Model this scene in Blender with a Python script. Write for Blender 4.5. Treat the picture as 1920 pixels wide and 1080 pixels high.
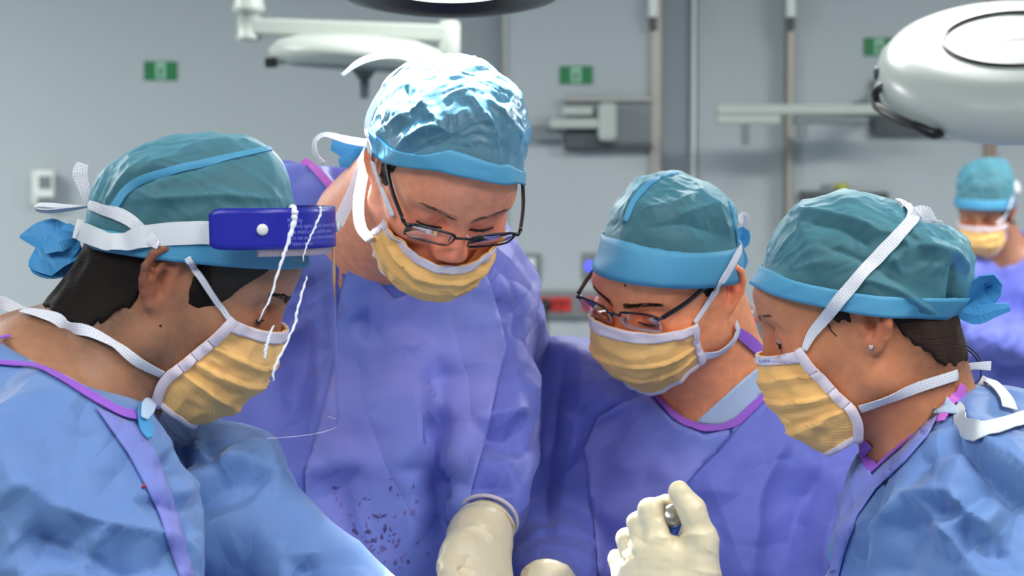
import bpy, math, random
import numpy as np
from mathutils import Vector, Matrix
from mathutils.bvhtree import BVHTree
from mathutils.geometry import delaunay_2d_cdt

for o in list(bpy.data.objects):
    bpy.data.objects.remove(o)
S = bpy.context.scene
COL = S.collection
random.seed(3)
PI = math.pi

# ------------------------------------------------------------------ camera, world, light, exposure
F = 3733.33
TH = math.atan(210 / F)
CC = np.array([0, 0, 1.6])
FW = np.array([0, math.cos(TH), -math.sin(TH)])
UP = np.array([0, math.sin(TH), math.cos(TH)])
RT = np.array([1.0, 0, 0])
cam = bpy.data.cameras.new('camera')
cam.lens = 70.0
cam.sensor_width = 36.0
cam.clip_start = 0.05
cam.dof.use_dof = True
cam.dof.focus_distance = 1.95
cam.dof.aperture_fstop = 8.0
camo = bpy.data.objects.new('camera', cam)
COL.objects.link(camo)
camo.location = CC
camo.rotation_euler = (PI / 2 - TH, 0, 0)
S.camera = camo

world = bpy.data.worlds.new('world')
S.world = world
world.use_nodes = True
world.node_tree.nodes['Background'].inputs[0].default_value = (0.75, 0.85, 1, 1)
world.node_tree.nodes['Background'].inputs[1].default_value = 0.15
S.view_settings.view_transform = 'Standard'
S.view_settings.look = 'None'
S.view_settings.exposure = 0.9
S.view_settings.gamma = 1.0
S.view_settings.use_curve_mapping = False

def area(name, loc, size, power, color=(1, 1, 1), rot=(0, 0, 0)):
    l = bpy.data.lights.new(name, 'AREA')
    l.shape = 'RECTANGLE'
    l.size, l.size_y = size
    l.energy = power
    l.color = color
    o = bpy.data.objects.new(name, l)
    o.location = loc
    o.rotation_euler = rot
    COL.objects.link(o)
    return o

CEIL = 3.0
PANELS = [(-1.3, -0.4, 16), (1.3, -0.4, 22), (-1.6, 0.5, 10), (1.2, 1.0, 11.5), (-3.1, 5.0, 80), (0.5, 4.6, 32), (2.6, 4.8, 54)]
for i, (x, y, p) in enumerate(PANELS):
    area('ceiling_light_lamp', (x, y, CEIL - 0.06), (1.2, 0.6), p, (1.0, 0.985, 0.95))
def W(px, py, d):
    return CC + d * (FW + RT * (px - 960) / F + UP * (540 - py) / F)

def px_of(P):
    v = np.asarray(P) - CC
    d = v @ FW
    return 960 + F * (v @ RT) / d, 540 - F * (v @ UP) / d, d

def spot(name, loc, target, power, angle, blend=0.5, color=(1, 1, 1), radius=0.05):
    l = bpy.data.lights.new(name, 'SPOT')
    l.energy = power
    l.spot_size = math.radians(angle)
    l.spot_blend = blend
    l.color = color
    l.shadow_soft_size = radius
    o = bpy.data.objects.new(name, l)
    o.location = Vector(loc)
    o.rotation_euler = (Vector(target) - Vector(loc)).to_track_quat('-Z', 'Y').to_euler()
    COL.objects.link(o)
    return o

# ------------------------------------------------------------------ materials
def lin(c):
    return tuple(((v / 255) / 12.92 if v / 255 <= 0.04045 else ((v / 255 + 0.055) / 1.055) ** 2.4) for v in c)

def nodes(name):
    m = bpy.data.materials.new(name)
    m.use_nodes = True
    return m, m.node_tree.nodes, m.node_tree.links, m.node_tree.nodes['Principled BSDF']

def add_bump(N, L, bsdf, specs):
    """specs: list of (kind, scale, strength, distance, detail)"""
    prev = None
    tc = N.new('ShaderNodeTexCoord')
    for kind, scale, strength, dist, coord in specs:
        b = N.new('ShaderNodeBump')
        b.inputs['Strength'].default_value = strength
        b.inputs['Distance'].default_value = dist
        mp = N.new('ShaderNodeMapping')
        L.new(tc.outputs[coord], mp.inputs[0])
        if isinstance(scale, tuple):
            mp.inputs['Scale'].default_value = scale
            sc = 1.0
        else:
            sc = scale
        if kind == 'noise':
            t = N.new('ShaderNodeTexNoise')
            t.inputs['Scale'].default_value = sc
            t.inputs['Detail'].default_value = 4
            h = t.outputs[0]
        elif kind == 'ridge':
            t = N.new('ShaderNodeTexNoise')
            t.noise_type = 'RIDGED_MULTIFRACTAL'
            t.inputs['Scale'].default_value = sc
            t.inputs['Detail'].default_value = 2
            h = t.outputs[0]
        elif kind == 'voro':
            t = N.new('ShaderNodeTexVoronoi')
            t.inputs['Scale'].default_value = sc
            h = t.outputs['Distance']
        elif kind == 'wave':
            t = N.new('ShaderNodeTexWave')
            t.inputs['Scale'].default_value = sc
            h = t.outputs[1]
        elif kind == 'dots':
            t = N.new('ShaderNodeTexVoronoi')
            t.inputs['Scale'].default_value = sc
            t.inputs['Randomness'].default_value = 0.0
            h = t.outputs['Distance']
        L.new(mp.outputs[0], t.inputs['Vector'])
        L.new(h, b.inputs['Height'])
        if prev:
            L.new(prev.outputs[0], b.inputs['Normal'])
        prev = b
    L.new(prev.outputs[0], bsdf.inputs['Normal'])

def simple(name, rgb, rough=0.5, metal=0.0, bump=None, spec=0.5, sss=0.0, sheen=0.0, var=None):
    m, N, L, B = nodes(name)
    c = lin(rgb) + (1,)
    B.inputs['Base Color'].default_value = c
    B.inputs['Roughness'].default_value = rough
    B.inputs['Metallic'].default_value = metal
    B.inputs['Specular IOR Level'].default_value = spec
    if sss:
        B.inputs['Subsurface Weight'].default_value = sss
        B.inputs['Subsurface Radius'].default_value = (0.01, 0.004, 0.002)
    if sheen:
        B.inputs['Sheen Weight'].default_value = sheen
    if var:
        rgb2, scale = var
        tc = N.new('ShaderNodeTexCoord')
        t = N.new('ShaderNodeTexNoise')
        t.inputs['Scale'].default_value = scale
        t.inputs['Detail'].default_value = 3
        L.new(tc.outputs['Object'], t.inputs['Vector'])
        r = N.new('ShaderNodeValToRGB')
        r.color_ramp.elements[0].position = 0.35
        r.color_ramp.elements[1].position = 0.65
        r.color_ramp.elements[0].color = c
        r.color_ramp.elements[1].color = lin(rgb2) + (1,)
        L.new(t.outputs[0], r.inputs[0])
        L.new(r.outputs[0], B.inputs['Base Color'])
    if bump:
        add_bump(N, L, B, bump)
    return m

def emit(name, rgb, strength):
    m, N, L, B = nodes(name)
    B.inputs['Base Color'].default_value = lin(rgb) + (1,)
    B.inputs['Emission Color'].default_value = lin(rgb) + (1,)
    B.inputs['Emission Strength'].default_value = strength
    return m

M = {}
M['wall'] = simple('painted_wall', (172, 181, 185), 0.55, bump=[('noise', 60, 0.04, 0.01, 'Object')])
M['wall_grey'] = simple('grey_wall_panel', (146, 156, 165), 0.5, bump=[('noise', 60, 0.04, 0.01, 'Object')])
M['ceiling'] = simple('ceiling_paint', (215, 220, 222), 0.8, bump=[('noise', 90, 0.05, 0.01, 'Object')])
M['floor'] = simple('vinyl_floor', (120, 132, 140), 0.35, var=((128, 140, 148), 14))
M['steel'] = simple('brushed_steel', (150, 152, 150), 0.35, 0.8, bump=[('noise', (4, 4, 300), 0.1, 0.002, 'Object')])
M['trim'] = simple('aluminium_trim', (158, 156, 148), 0.4, 0.5)
M['white_plastic'] = simple('white_plastic', (222, 226, 222), 0.35, bump=[('noise', 220, 0.03, 0.001, 'Object')])
M['arm_white'] = simple('grey_white_arm', (176, 184, 178), 0.4, bump=[('noise', 220, 0.03, 0.001, 'Object')])
M['lamp_white'] = simple('lamp_housing_white', (184, 192, 186), 0.3, bump=[('noise', 300, 0.02, 0.001, 'Object')])
M['grey_plastic'] = simple('grey_plastic', (120, 128, 132), 0.45)
M['dark_grey'] = simple('dark_grey_plastic', (70, 76, 80), 0.45)
M['black'] = simple('black_rubber', (18, 17, 22), 0.3)
M['red'] = simple('red_socket_plastic', (200, 45, 36), 0.4)
M['green'] = simple('green_sign', (18, 118, 66), 0.5)
M['pale_green'] = simple('pale_green_print', (150, 195, 172), 0.5)
M['led'] = emit('blue_led', (60, 70, 255), 1.2)
M['panel_light'] = emit('light_panel', (255, 255, 255), 2.0)
M['yellow_green'] = simple('yellow_green_plastic', (170, 175, 60), 0.5)
M['ink'] = simple('grey_print', (72, 80, 74), 0.6)
M['beige'] = simple('beige_trim', (150, 128, 112), 0.5)

WEAVE = ('dots', 900, 0.12, 0.0006, 'Object')
def cloth(name, rgb, rgb2, rough=0.6, fold=1.0, sheen=0.12):
    """stiff nonwoven: flat facets with sharp creases (triangle waves in several directions, each patchy), fine weave"""
    m, N, L, B = nodes(name)
    B.inputs['Roughness'].default_value = rough
    B.inputs['Specular IOR Level'].default_value = 0.35
    B.inputs['Sheen Weight'].default_value = sheen
    tc = N.new('ShaderNodeTexCoord')
    t = N.new('ShaderNodeTexNoise')
    t.inputs['Scale'].default_value = 7
    L.new(tc.outputs['Object'], t.inputs['Vector'])
    r = N.new('ShaderNodeValToRGB')
    r.color_ramp.elements[0].position = 0.35
    r.color_ramp.elements[1].position = 0.65
    r.color_ramp.elements[0].color = lin(rgb) + (1,)
    r.color_ramp.elements[1].color = lin(rgb2) + (1,)
    L.new(t.outputs[0], r.inputs[0])
    L.new(r.outputs[0], B.inputs['Base Color'])
    prev = None
    for i, (rot, sc, dist, msc, amp) in enumerate((((0.4, 0.3, 0.5), 2.6, 1.6, 5.0, 0.024), ((0.9, -0.5, -0.7), 3.4, 2.0, 6.0, 0.020), ((-0.6, 0.9, 1.4), 4.6, 1.8, 8.0, 0.013), ((1.3, 0.2, 2.2), 7.5, 2.4, 9.0, 0.006))):
        mp = N.new('ShaderNodeMapping')
        mp.inputs['Rotation'].default_value = rot
        mp.inputs['Location'].default_value = (i * 1.7, i * 0.9, i * 2.3)
        L.new(tc.outputs['Object'], mp.inputs[0])
        w = N.new('ShaderNodeTexWave')
        w.wave_profile = 'TRI'
        w.inputs['Scale'].default_value = sc
        w.inputs['Distortion'].default_value = dist
        w.inputs['Detail'].default_value = 1.0
        w.inputs['Detail Scale'].default_value = 1.2
        L.new(mp.outputs[0], w.inputs['Vector'])
        n = N.new('ShaderNodeTexNoise')
        n.inputs['Scale'].default_value = msc
        n.inputs['Detail'].default_value = 1
        L.new(mp.outputs[0], n.inputs['Vector'])
        mr = N.new('ShaderNodeMapRange')
        mr.inputs['From Min'].default_value = 0.47
        mr.inputs['From Max'].default_value = 0.62
        L.new(n.outputs[0], mr.inputs['Value'])
        mu = N.new('ShaderNodeMath')
        mu.operation = 'MULTIPLY'
        L.new(w.outputs[1], mu.inputs[0])
        L.new(mr.outputs[0], mu.inputs[1])
        b = N.new('ShaderNodeBump')
        b.inputs['Strength'].default_value = min(1.0, 0.75 * fold)
        b.inputs['Distance'].default_value = amp
        L.new(mu.outputs[0], b.inputs['Height'])
        if prev:
            L.new(prev.outputs[0], b.inputs['Normal'])
        prev = b
    mp = N.new('ShaderNodeMapping')
    L.new(tc.outputs['Object'], mp.inputs[0])
    v = N.new('ShaderNodeTexVoronoi')
    v.inputs['Scale'].default_value = 900
    v.inputs['Randomness'].default_value = 0.0
    L.new(mp.outputs[0], v.inputs['Vector'])
    b = N.new('ShaderNodeBump')
    b.inputs['Strength'].default_value = 0.12
    b.inputs['Distance'].default_value = 0.0006
    L.new(v.outputs['Distance'], b.inputs['Height'])
    L.new(prev.outputs[0], b.inputs['Normal'])
    L.new(b.outputs[0], B.inputs['Normal'])
    return m
M['gown'] = cloth('blue_gown', (106, 142, 198), (98, 132, 192), fold=0.85)
M['gown_violet'] = cloth('violet_blue_gown', (108, 116, 204), (100, 112, 198), fold=0.75)
M['panel'] = cloth('gown_front_panel', (132, 132, 212), (116, 132, 210), fold=0.55)
M['cuff_knit'] = simple('knit_cuff', (214, 205, 214), 0.8, bump=[('wave', 400, 0.3, 0.001, 'Object')])
M['purple'] = simple('purple_binding', (152, 92, 206), 0.6, bump=[('wave', 300, 0.15, 0.001, 'Object')])
M['pink'] = simple('pink_purple_binding', (200, 104, 208), 0.6, bump=[('wave', 300, 0.15, 0.001, 'Object')])
M['scrub'] = simple('pale_inner_garment', (176, 196, 222), 0.75, bump=[WEAVE])
M['trousers'] = simple('blue_scrub_trousers', (60, 90, 150), 0.8, bump=[WEAVE])
M['band'] = simple('cap_band_fabric', (86, 158, 194), 0.6, spec=0.35, var=((76, 150, 190), 12),
                   bump=[('ridge', (30, 30, 8), 0.12, 0.003, 'Object'), ('dots', 1100, 0.1, 0.0005, 'Object')])
M['tie_blue'] = simple('cap_tie_fabric', (62, 146, 204), 0.6, bump=[('noise', 60, 0.3, 0.004, 'Object')])

def cap_mat(name, rgb, alpha_face, alpha_edge, rough=0.5, crinkle=0.5):
    """thin see-through nonwoven: denser seen edge-on"""
    m, N, L, B = nodes(name)
    B.inputs['Base Color'].default_value = lin(rgb) + (1,)
    B.inputs['Roughness'].default_value = rough
    B.inputs['Specular IOR Level'].default_value = 0.5
    add_bump(N, L, B, [('ridge', 22, crinkle * 0.5, 0.006, 'Object'), ('ridge', 55, crinkle * 0.25, 0.003, 'Object'),
                       ('dots', 1000, 0.12, 0.0006, 'Object')])
    tr = N.new('ShaderNodeBsdfTransparent')
    tr.inputs[0].default_value = lin((150, 205, 225)) + (1,)
    mix = N.new('ShaderNodeMixShader')
    lw = N.new('ShaderNodeLayerWeight')
    lw.inputs[0].default_value = 0.35
    mr = N.new('ShaderNodeMapRange')
    mr.inputs['To Min'].default_value = alpha_face
    mr.inputs['To Max'].default_value = alpha_edge
    L.new(lw.outputs['Facing'], mr.inputs['Value'])
    L.new(mr.outputs[0], mix.inputs[0])
    L.new(tr.outputs[0], mix.inputs[1])
    L.new(B.outputs[0], mix.inputs[2])
    L.new(mix.outputs[0], N['Material Output'].inputs[0])
    return m
M['cap'] = cap_mat('cap_nonwoven', (106, 172, 190), 0.33, 0.93, crinkle=0.35)
M['cap_shiny'] = cap_mat('cap_nonwoven_glossy', (120, 178, 210), 0.34, 0.96, 0.27, 0.7)

def mask_mat():
    m, N, L, B = nodes('yellow_mask_fabric')
    B.inputs['Base Color'].default_value = lin((252, 198, 124)) + (1,)
    B.inputs['Roughness'].default_value = 0.7
    B.inputs['Specular IOR Level'].default_value = 0.25
    tc = N.new('ShaderNodeTexCoord')
    mp = N.new('ShaderNodeMapping')
    mp.inputs['Rotation'].default_value = (0, 0, 0.35)
    w = N.new('ShaderNodeTexWave')
    w.bands_direction = 'Y'
    w.inputs['Scale'].default_value = 130
    w.inputs['Distortion'].default_value = 1.2
    w.inputs['Detail'].default_value = 1
    L.new(tc.outputs['UV'], mp.inputs[0])
    L.new(mp.outputs[0], w.inputs['Vector'])
    b = N.new('ShaderNodeBump')
    b.inputs['Strength'].default_value = 0.22
    b.inputs['Distance'].default_value = 0.001
    L.new(w.outputs[1], b.inputs['Height'])
    n = N.new('ShaderNodeTexNoise')
    n.inputs['Scale'].default_value = 28
    L.new(tc.outputs['Object'], n.inputs['Vector'])
    b2 = N.new('ShaderNodeBump')
    b2.inputs['Strength'].default_value = 0.25
    b2.inputs['Distance'].default_value = 0.006
    L.new(n.outputs[0], b2.inputs['Height'])
    L.new(b.outputs[0], b2.inputs['Normal'])
    L.new(b2.outputs[0], B.inputs['Normal'])
    return m
M['mask'] = mask_mat()
M['mask_white'] = simple('mask_binding_white', (226, 214, 226), 0.75, bump=[('dots', 700, 0.25, 0.0006, 'Object')])

def tie_mat():
    m, N, L, B = nodes('perforated_tie')
    B.inputs['Roughness'].default_value = 0.7
    tc = N.new('ShaderNodeTexCoord')
    v = N.new('ShaderNodeTexVoronoi')
    v.inputs['Scale'].default_value = 420
    v.inputs['Randomness'].default_value = 0.15
    L.new(tc.outputs['UV'], v.inputs['Vector'])
    r = N.new('ShaderNodeValToRGB')
    r.color_ramp.elements[0].position = 0.18
    r.color_ramp.elements[0].color = lin((168, 172, 190)) + (1,)
    r.color_ramp.elements[1].position = 0.28
    r.color_ramp.elements[1].color = lin((226, 228, 236)) + (1,)
    L.new(v.outputs['Distance'], r.inputs[0])
    L.new(r.outputs[0], B.inputs['Base Color'])
    b = N.new('ShaderNodeBump')
    b.inputs['Strength'].default_value = 0.3
    b.inputs['Distance'].default_value = 0.0006
    L.new(v.outputs['Distance'], b.inputs['Height'])
    L.new(b.outputs[0], B.inputs['Normal'])
    return m
M['tie'] = tie_mat()
M['elastic'] = simple('white_elastic', (214, 220, 226), 0.6, bump=[('wave', (0, 500, 0), 0.1, 0.0006, 'UV')])
M['glove'] = simple('latex_glove', (226, 212, 178), 0.4, sss=0.12, bump=[('noise', 45, 0.12, 0.004, 'Object'), ('noise', 400, 0.06, 0.0006, 'Object')])
M['hair'] = simple('dark_hair', (28, 22, 20), 0.72, spec=0.15, bump=[('noise', (60, 60, 700), 0.5, 0.002, 'Object')])
M['hair_brown'] = simple('brown_hair', (50, 36, 30), 0.7, spec=0.18, bump=[('noise', (60, 60, 700), 0.5, 0.002, 'Object')])
M['brow_brown'] = simple('eyebrow_brown', (104, 72, 58), 0.6)
M['frame'] = simple('glasses_black_frame', (20, 18, 24), 0.28)
M['metal'] = simple('polished_steel', (178, 176, 172), 0.3, 1.0)
M['blue_handle'] = simple('blue_handle', (28, 74, 170), 0.3)
M['label_blue'] = simple('blue_label', (30, 34, 158), 0.35)
M['label_text'] = simple('pale_label_text', (130, 138, 225), 0.6)
M['print_blue'] = simple('blue_mask_print', (92, 112, 205), 0.7)
M['print_grey'] = simple('grey_mask_print', (170, 160, 180), 0.7)
M['foam'] = simple('foam_pad', (214, 190, 196), 0.9, bump=[('noise', 300, 0.3, 0.001, 'Object')])
M['drape'] = simple('pale_blue_drape', (150, 190, 220), 0.8, bump=[WEAVE])
M['stain'] = simple('dried_stain', (84, 78, 132), 0.6)
M['stain_pale'] = simple('faded_stain', (112, 98, 166), 0.6)
M['blood'] = simple('blood_spot', (178, 30, 50), 0.5)
M['eyeball'] = simple('eyeball', (196, 182, 174), 0.15)
M['iris'] = simple('dark_iris', (26, 18, 16), 0.1)
M['lash'] = simple('eyelash', (26, 20, 18), 0.6)

def glass(name, rough=0.0, tint=(1, 1, 1), amount=0.08, ior=1.5):
    """thin clear plastic / lens: mostly see-through with a real reflection on top"""
    m, N, L, B = nodes(name)
    tr = N.new('ShaderNodeBsdfTransparent')
    tr.inputs[0].default_value = tint + (1,)
    gl = N.new('ShaderNodeBsdfGlossy')
    gl.inputs['Roughness'].default_value = rough
    fr = N.new('ShaderNodeFresnel')
    fr.inputs[0].default_value = ior
    mx = N.new('ShaderNodeMixShader')
    ad = N.new('ShaderNodeMath')
    ad.operation = 'ADD'
    ad.inputs[1].default_value = amount
    L.new(fr.outputs[0], ad.inputs[0])
    L.new(ad.outputs[0], mx.inputs[0])
    L.new(tr.outputs[0], mx.inputs[1])
    L.new(gl.outputs[0], mx.inputs[2])
    L.new(mx.outputs[0], N['Material Output'].inputs[0])
    return m
M['lens'] = glass('spectacle_lens', 0.02, (0.98, 0.98, 1.0), 0.045, 1.06)
M['film'] = glass('clear_visor_film', 0.06, (0.975, 0.975, 0.99), 0.035, 1.02)
M['crease'] = simple('film_glint_white', (235, 240, 250), 0.18)  # painted highlight: white in place of light glinting off the film's crinkles
M['rimless'] = simple('clear_lens_edge', (205, 200, 225), 0.15)

def skin(name):
    m, N, L, B = nodes(name)
    at = N.new('ShaderNodeAttribute')
    at.attribute_name = 'tint'
    tc = N.new('ShaderNodeTexCoord')
    n = N.new('ShaderNodeTexNoise')
    n.inputs['Scale'].default_value = 90
    n.inputs['Detail'].default_value = 5
    L.new(tc.outputs['Object'], n.inputs['Vector'])
    mr = N.new('ShaderNodeMapRange')
    mr.inputs['To Min'].default_value = 0.74
    mr.inputs['To Max'].default_value = 1.22
    L.new(n.outputs[0], mr.inputs['Value'])
    mul = N.new('ShaderNodeVectorMath')
    mul.operation = 'SCALE'
    L.new(at.outputs['Color'], mul.inputs[0])
    L.new(mr.outputs[0], mul.inputs['Scale'])
    L.new(mul.outputs[0], B.inputs['Base Color'])
    B.inputs['Roughness'].default_value = 0.48
    B.inputs['Specular IOR Level'].default_value = 0.4
    B.inputs['Subsurface Weight'].default_value = 0.18
    B.inputs['Subsurface Radius'].default_value = (0.012, 0.004, 0.002)
    add_bump(N, L, B, [('noise', 500, 0.12, 0.0006, 'Object'), ('noise', 60, 0.08, 0.002, 'Object')])
    return m
M['skin'] = skin('skin')

# ------------------------------------------------------------------ object helpers
def tag(o, label=None, cat=None, group=None, kind=None):
    if label: o['label'] = label
    if cat: o['category'] = cat
    if group: o['group'] = group
    if kind: o['kind'] = kind
    return o

def empty(name, loc, label, cat, group=None):
    o = bpy.data.objects.new(name, None)
    o.location = Vector(loc)
    o.empty_display_size = 0.05
    COL.objects.link(o)
    return tag(o, label, cat, group)

def setparent(o, p):
    if p is None:
        return
    o.parent = p
    m = Matrix.Translation(p.location)   # meshes carry world coordinates, empties only a location
    o.matrix_parent_inverse = m.inverted()

def mk(name, v, f, mat, parent=None, smooth=True, uv=None):
    """world-space vertices -> one mesh object (uv: per-vertex)"""
    me = bpy.data.meshes.new(name)
    me.from_pydata([tuple(p) for p in v], [], [tuple(int(i) for i in q) for q in f])
    if uv is not None:
        ul = me.uv_layers.new(name='UVMap')
        li = np.empty(len(me.loops), dtype=np.int32)
        me.loops.foreach_get('vertex_index', li)
        ul.data.foreach_set('uv', np.asarray(uv, dtype=np.float32)[li].ravel())
    if smooth:
        me.shade_smooth()
    for mm in (mat if isinstance(mat, list) else [mat]):
        me.materials.append(mm)
    o = bpy.data.objects.new(name, me)
    COL.objects.link(o)
    setparent(o, parent)
    return o

def mk_fast(name, v, f, mat, parent=None, attr=None):
    me = bpy.data.meshes.new(name)
    nv, nf = len(v), len(f)
    me.vertices.add(nv)
    me.vertices.foreach_set('co', np.asarray(v, dtype=np.float32).ravel())
    me.loops.add(nf * 4)
    me.loops.foreach_set('vertex_index', np.asarray(f, dtype=np.int32).ravel())
    me.polygons.add(nf)
    me.polygons.foreach_set('loop_start', np.arange(0, nf * 4, 4, dtype=np.int32))
    me.update(calc_edges=True)
    me.validate()
    me.shade_smooth()
    if attr is not None:
        a = me.color_attributes.new('tint', 'FLOAT_COLOR', 'POINT')
        c = np.ones((nv, 4), dtype=np.float32)
        c[:, :3] = attr
        a.data.foreach_set('color', c.ravel())
    me.materials.append(mat)
    o = bpy.data.objects.new(name, me)
    COL.objects.link(o)
    setparent(o, parent)
    return o

def bev(o, w=0.004, seg=2):
    m = o.modifiers.new('bevel', 'BEVEL')
    m.width = w
    m.segments = seg
    m.limit_method = 'ANGLE'
    return o

def box(name, lo, hi, mat, parent=None, bevel=0.0, rot=None):
    lo, hi = np.array(lo, float), np.array(hi, float)
    c = (lo + hi) / 2
    v = np.array([(x, y, z) for x in (lo[0], hi[0]) for y in (lo[1], hi[1]) for z in (lo[2], hi[2])])
    if rot is not None:
        v = (v - c) @ np.array(rot).T + c
    f = [(0, 1, 3, 2), (4, 6, 7, 5), (0, 4, 5, 1), (2, 3, 7, 6), (0, 2, 6, 4), (1, 5, 7, 3)]
    o = mk(name, v, f, mat, parent, smooth=False)
    if bevel:
        bev(o, bevel)
    return o

def frame_of(t):
    t = t / np.linalg.norm(t)
    a = np.array([0, 0, 1.0]) if abs(t[2]) < 0.9 else np.array([1.0, 0, 0])
    u = np.cross(a, t); u /= np.linalg.norm(u)
    return u, np.cross(t, u)

def tube_vf(pts, r, n=10, closed=False, flat=1.0):
    pts = np.array(pts, float)
    k = len(pts)
    r = np.full(k, r) if np.isscalar(r) else np.array(r)
    v, f = [], []
    u = None
    for i in range(k):
        t = pts[(i + 1) % k] - pts[i - 1] if closed else pts[min(i + 1, k - 1)] - pts[max(i - 1, 0)]
        t = t / (np.linalg.norm(t) + 1e-12)
        if u is None:
            u, w = frame_of(t)
        else:
            u = u - t * (u @ t); u /= np.linalg.norm(u); w = np.cross(t, u)
        for j in range(n):
            a = 2 * PI * j / n
            v.append(pts[i] + r[i] * (u * math.cos(a) + w * math.sin(a) * flat))
    for i in range(k if closed else k - 1):
        for j in range(n):
            a, b = i * n + j, i * n + (j + 1) % n
            c, d = ((i + 1) % k) * n + (j + 1) % n, ((i + 1) % k) * n + j
            f.append((a, b, c, d))
    if not closed:
        f.append(tuple(range(n))[::-1])
        f.append(tuple((k - 1) * n + j for j in range(n)))
    return v, f

def tube(name, pts, r, mat, parent=None, n=10, closed=False):
    v, f = tube_vf(pts, r, n, closed)
    return mk(name, v, f, mat, parent)

def lathe(name, prof, origin, axis, mat, parent=None, n=48, xdir=None):
    """prof: (radius, height) along axis"""
    axis = np.array(axis, float); axis /= np.linalg.norm(axis)
    if xdir is None:
        u, w = frame_of(axis)
    else:
        u = np.array(xdir, float); u -= axis * (u @ axis); u /= np.linalg.norm(u); w = np.cross(axis, u)
    o = np.array(origin, float)
    v, f = [], []
    for (r, h) in prof:
        for j in range(n):
            a = 2 * PI * j / n
            v.append(o + axis * h + r * (u * math.cos(a) + w * math.sin(a)))
    for i in range(len(prof) - 1):
        for j in range(n):
            f.append((i * n + j, i * n + (j + 1) % n, (i + 1) * n + (j + 1) % n, (i + 1) * n + j))
    f.append(tuple(range(n))[::-1])
    f.append(tuple((len(prof) - 1) * n + j for j in range(n)))
    return mk(name, v, f, mat, parent)

def catmull(pts, n):
    pts = np.array(pts, float)
    if len(pts) == 2:
        return np.array([pts[0] + (pts[1] - pts[0]) * t for t in np.linspace(0, 1, n)])
    P = np.vstack([2 * pts[0] - pts[1], pts, 2 * pts[-1] - pts[-2]])
    seg = len(pts) - 1
    out = []
    for t in np.linspace(0, seg, n):
        i = min(int(t), seg - 1)
        u = t - i
        p0, p1, p2, p3 = P[i:i + 4]
        out.append(0.5 * ((2 * p1) + (-p0 + p2) * u + (2 * p0 - 5 * p1 + 4 * p2 - p3) * u * u + (-p0 + 3 * p1 - 3 * p2 + p3) * u ** 3))
    return np.array(out)

# ------------------------------------------------------------------ noise + signed distance helpers
def _hash(i, j, k, s):
    h = (i.astype(np.uint32) * np.uint32(374761393) + j.astype(np.uint32) * np.uint32(668265263)
         + k.astype(np.uint32) * np.uint32(2147483647) + np.uint32(s * 974711 + 12345))
    h = (h ^ (h >> np.uint32(13))) * np.uint32(1274126177)
    h = h ^ (h >> np.uint32(16))
    return (h & np.uint32(0xffff)).astype(np.float32) / 32767.5 - 1.0

def vnoise(p, s=0):
    p = np.asarray(p, dtype=np.float32) + 500.0
    i = np.floor(p).astype(np.int64)
    f = p - i
    u = f * f * f * (f * (f * 6 - 15) + 10)
    r = 0
    for a in (0, 1):
        for b in (0, 1):
            for c in (0, 1):
                w = (u[:, 0] if a else 1 - u[:, 0]) * (u[:, 1] if b else 1 - u[:, 1]) * (u[:, 2] if c else 1 - u[:, 2])
                r = r + w * _hash(i[:, 0] + a, i[:, 1] + b, i[:, 2] + c, s)
    return r

def ridged(p, s=0):
    return 1 - 2 * np.abs(vnoise(p, s))

def worley(p, s=0):
    """distance to the nearest and the second nearest feature point"""
    p = np.asarray(p, dtype=np.float32) + 500.0
    i = np.floor(p).astype(np.int64)
    d1 = np.full(len(p), 9.0, np.float32); d2 = d1.copy()
    for a in (-1, 0, 1):
        for b in (-1, 0, 1):
            for c in (-1, 0, 1):
                x, y, z = i[:, 0] + a, i[:, 1] + b, i[:, 2] + c
                q = np.stack([x + 0.5 + 0.45 * _hash(x, y, z, s), y + 0.5 + 0.45 * _hash(x, y, z, s + 7), z + 0.5 + 0.45 * _hash(x, y, z, s + 13)], 1)
                d = np.sqrt(((q - p) ** 2).sum(1))
                d2 = np.where(d < d1, d1, np.minimum(d2, d)); d1 = np.minimum(d1, d)
    return d1, d2

def crumple(p, s=0):
    d1, d2 = worley(p, s)
    return d2 - d1

def ell(p, c, r, Rm=None):
    q = p - np.asarray(c, np.float32)
    if Rm is not None:
        q = q @ np.asarray(Rm, np.float32)
    r = np.asarray(r, np.float32)
    k0 = np.sqrt(((q / r) ** 2).sum(1))
    k1 = np.sqrt(((q / (r * r)) ** 2).sum(1)) + 1e-9
    return k0 * (k0 - 1) / k1

def cone(p, a, b, r1, r2):
    a = np.asarray(a, np.float32); ba = np.asarray(b, np.float32) - a
    q = p - a
    h = np.clip(q @ ba / (ba @ ba + 1e-12), 0, 1)
    return np.sqrt(((q - h[:, None] * ba) ** 2).sum(1)) - (r1 + (r2 - r1) * h)

def chain(p, pts, k=0.01):
    """pts: list of (xyz, r)"""
    d = None
    for (a, r1), (b, r2) in zip(pts[:-1], pts[1:]):
        e = cone(p, a, b, r1, r2)
        d = e if d is None else smin(d, e, k)
    return d

def smin(a, b, k):
    h = np.maximum(k - np.abs(a - b), 0) / k
    return np.minimum(a, b) - h * h * k * 0.25

def smax(a, b, k):
    return -smin(-a, -b, k)

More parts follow.
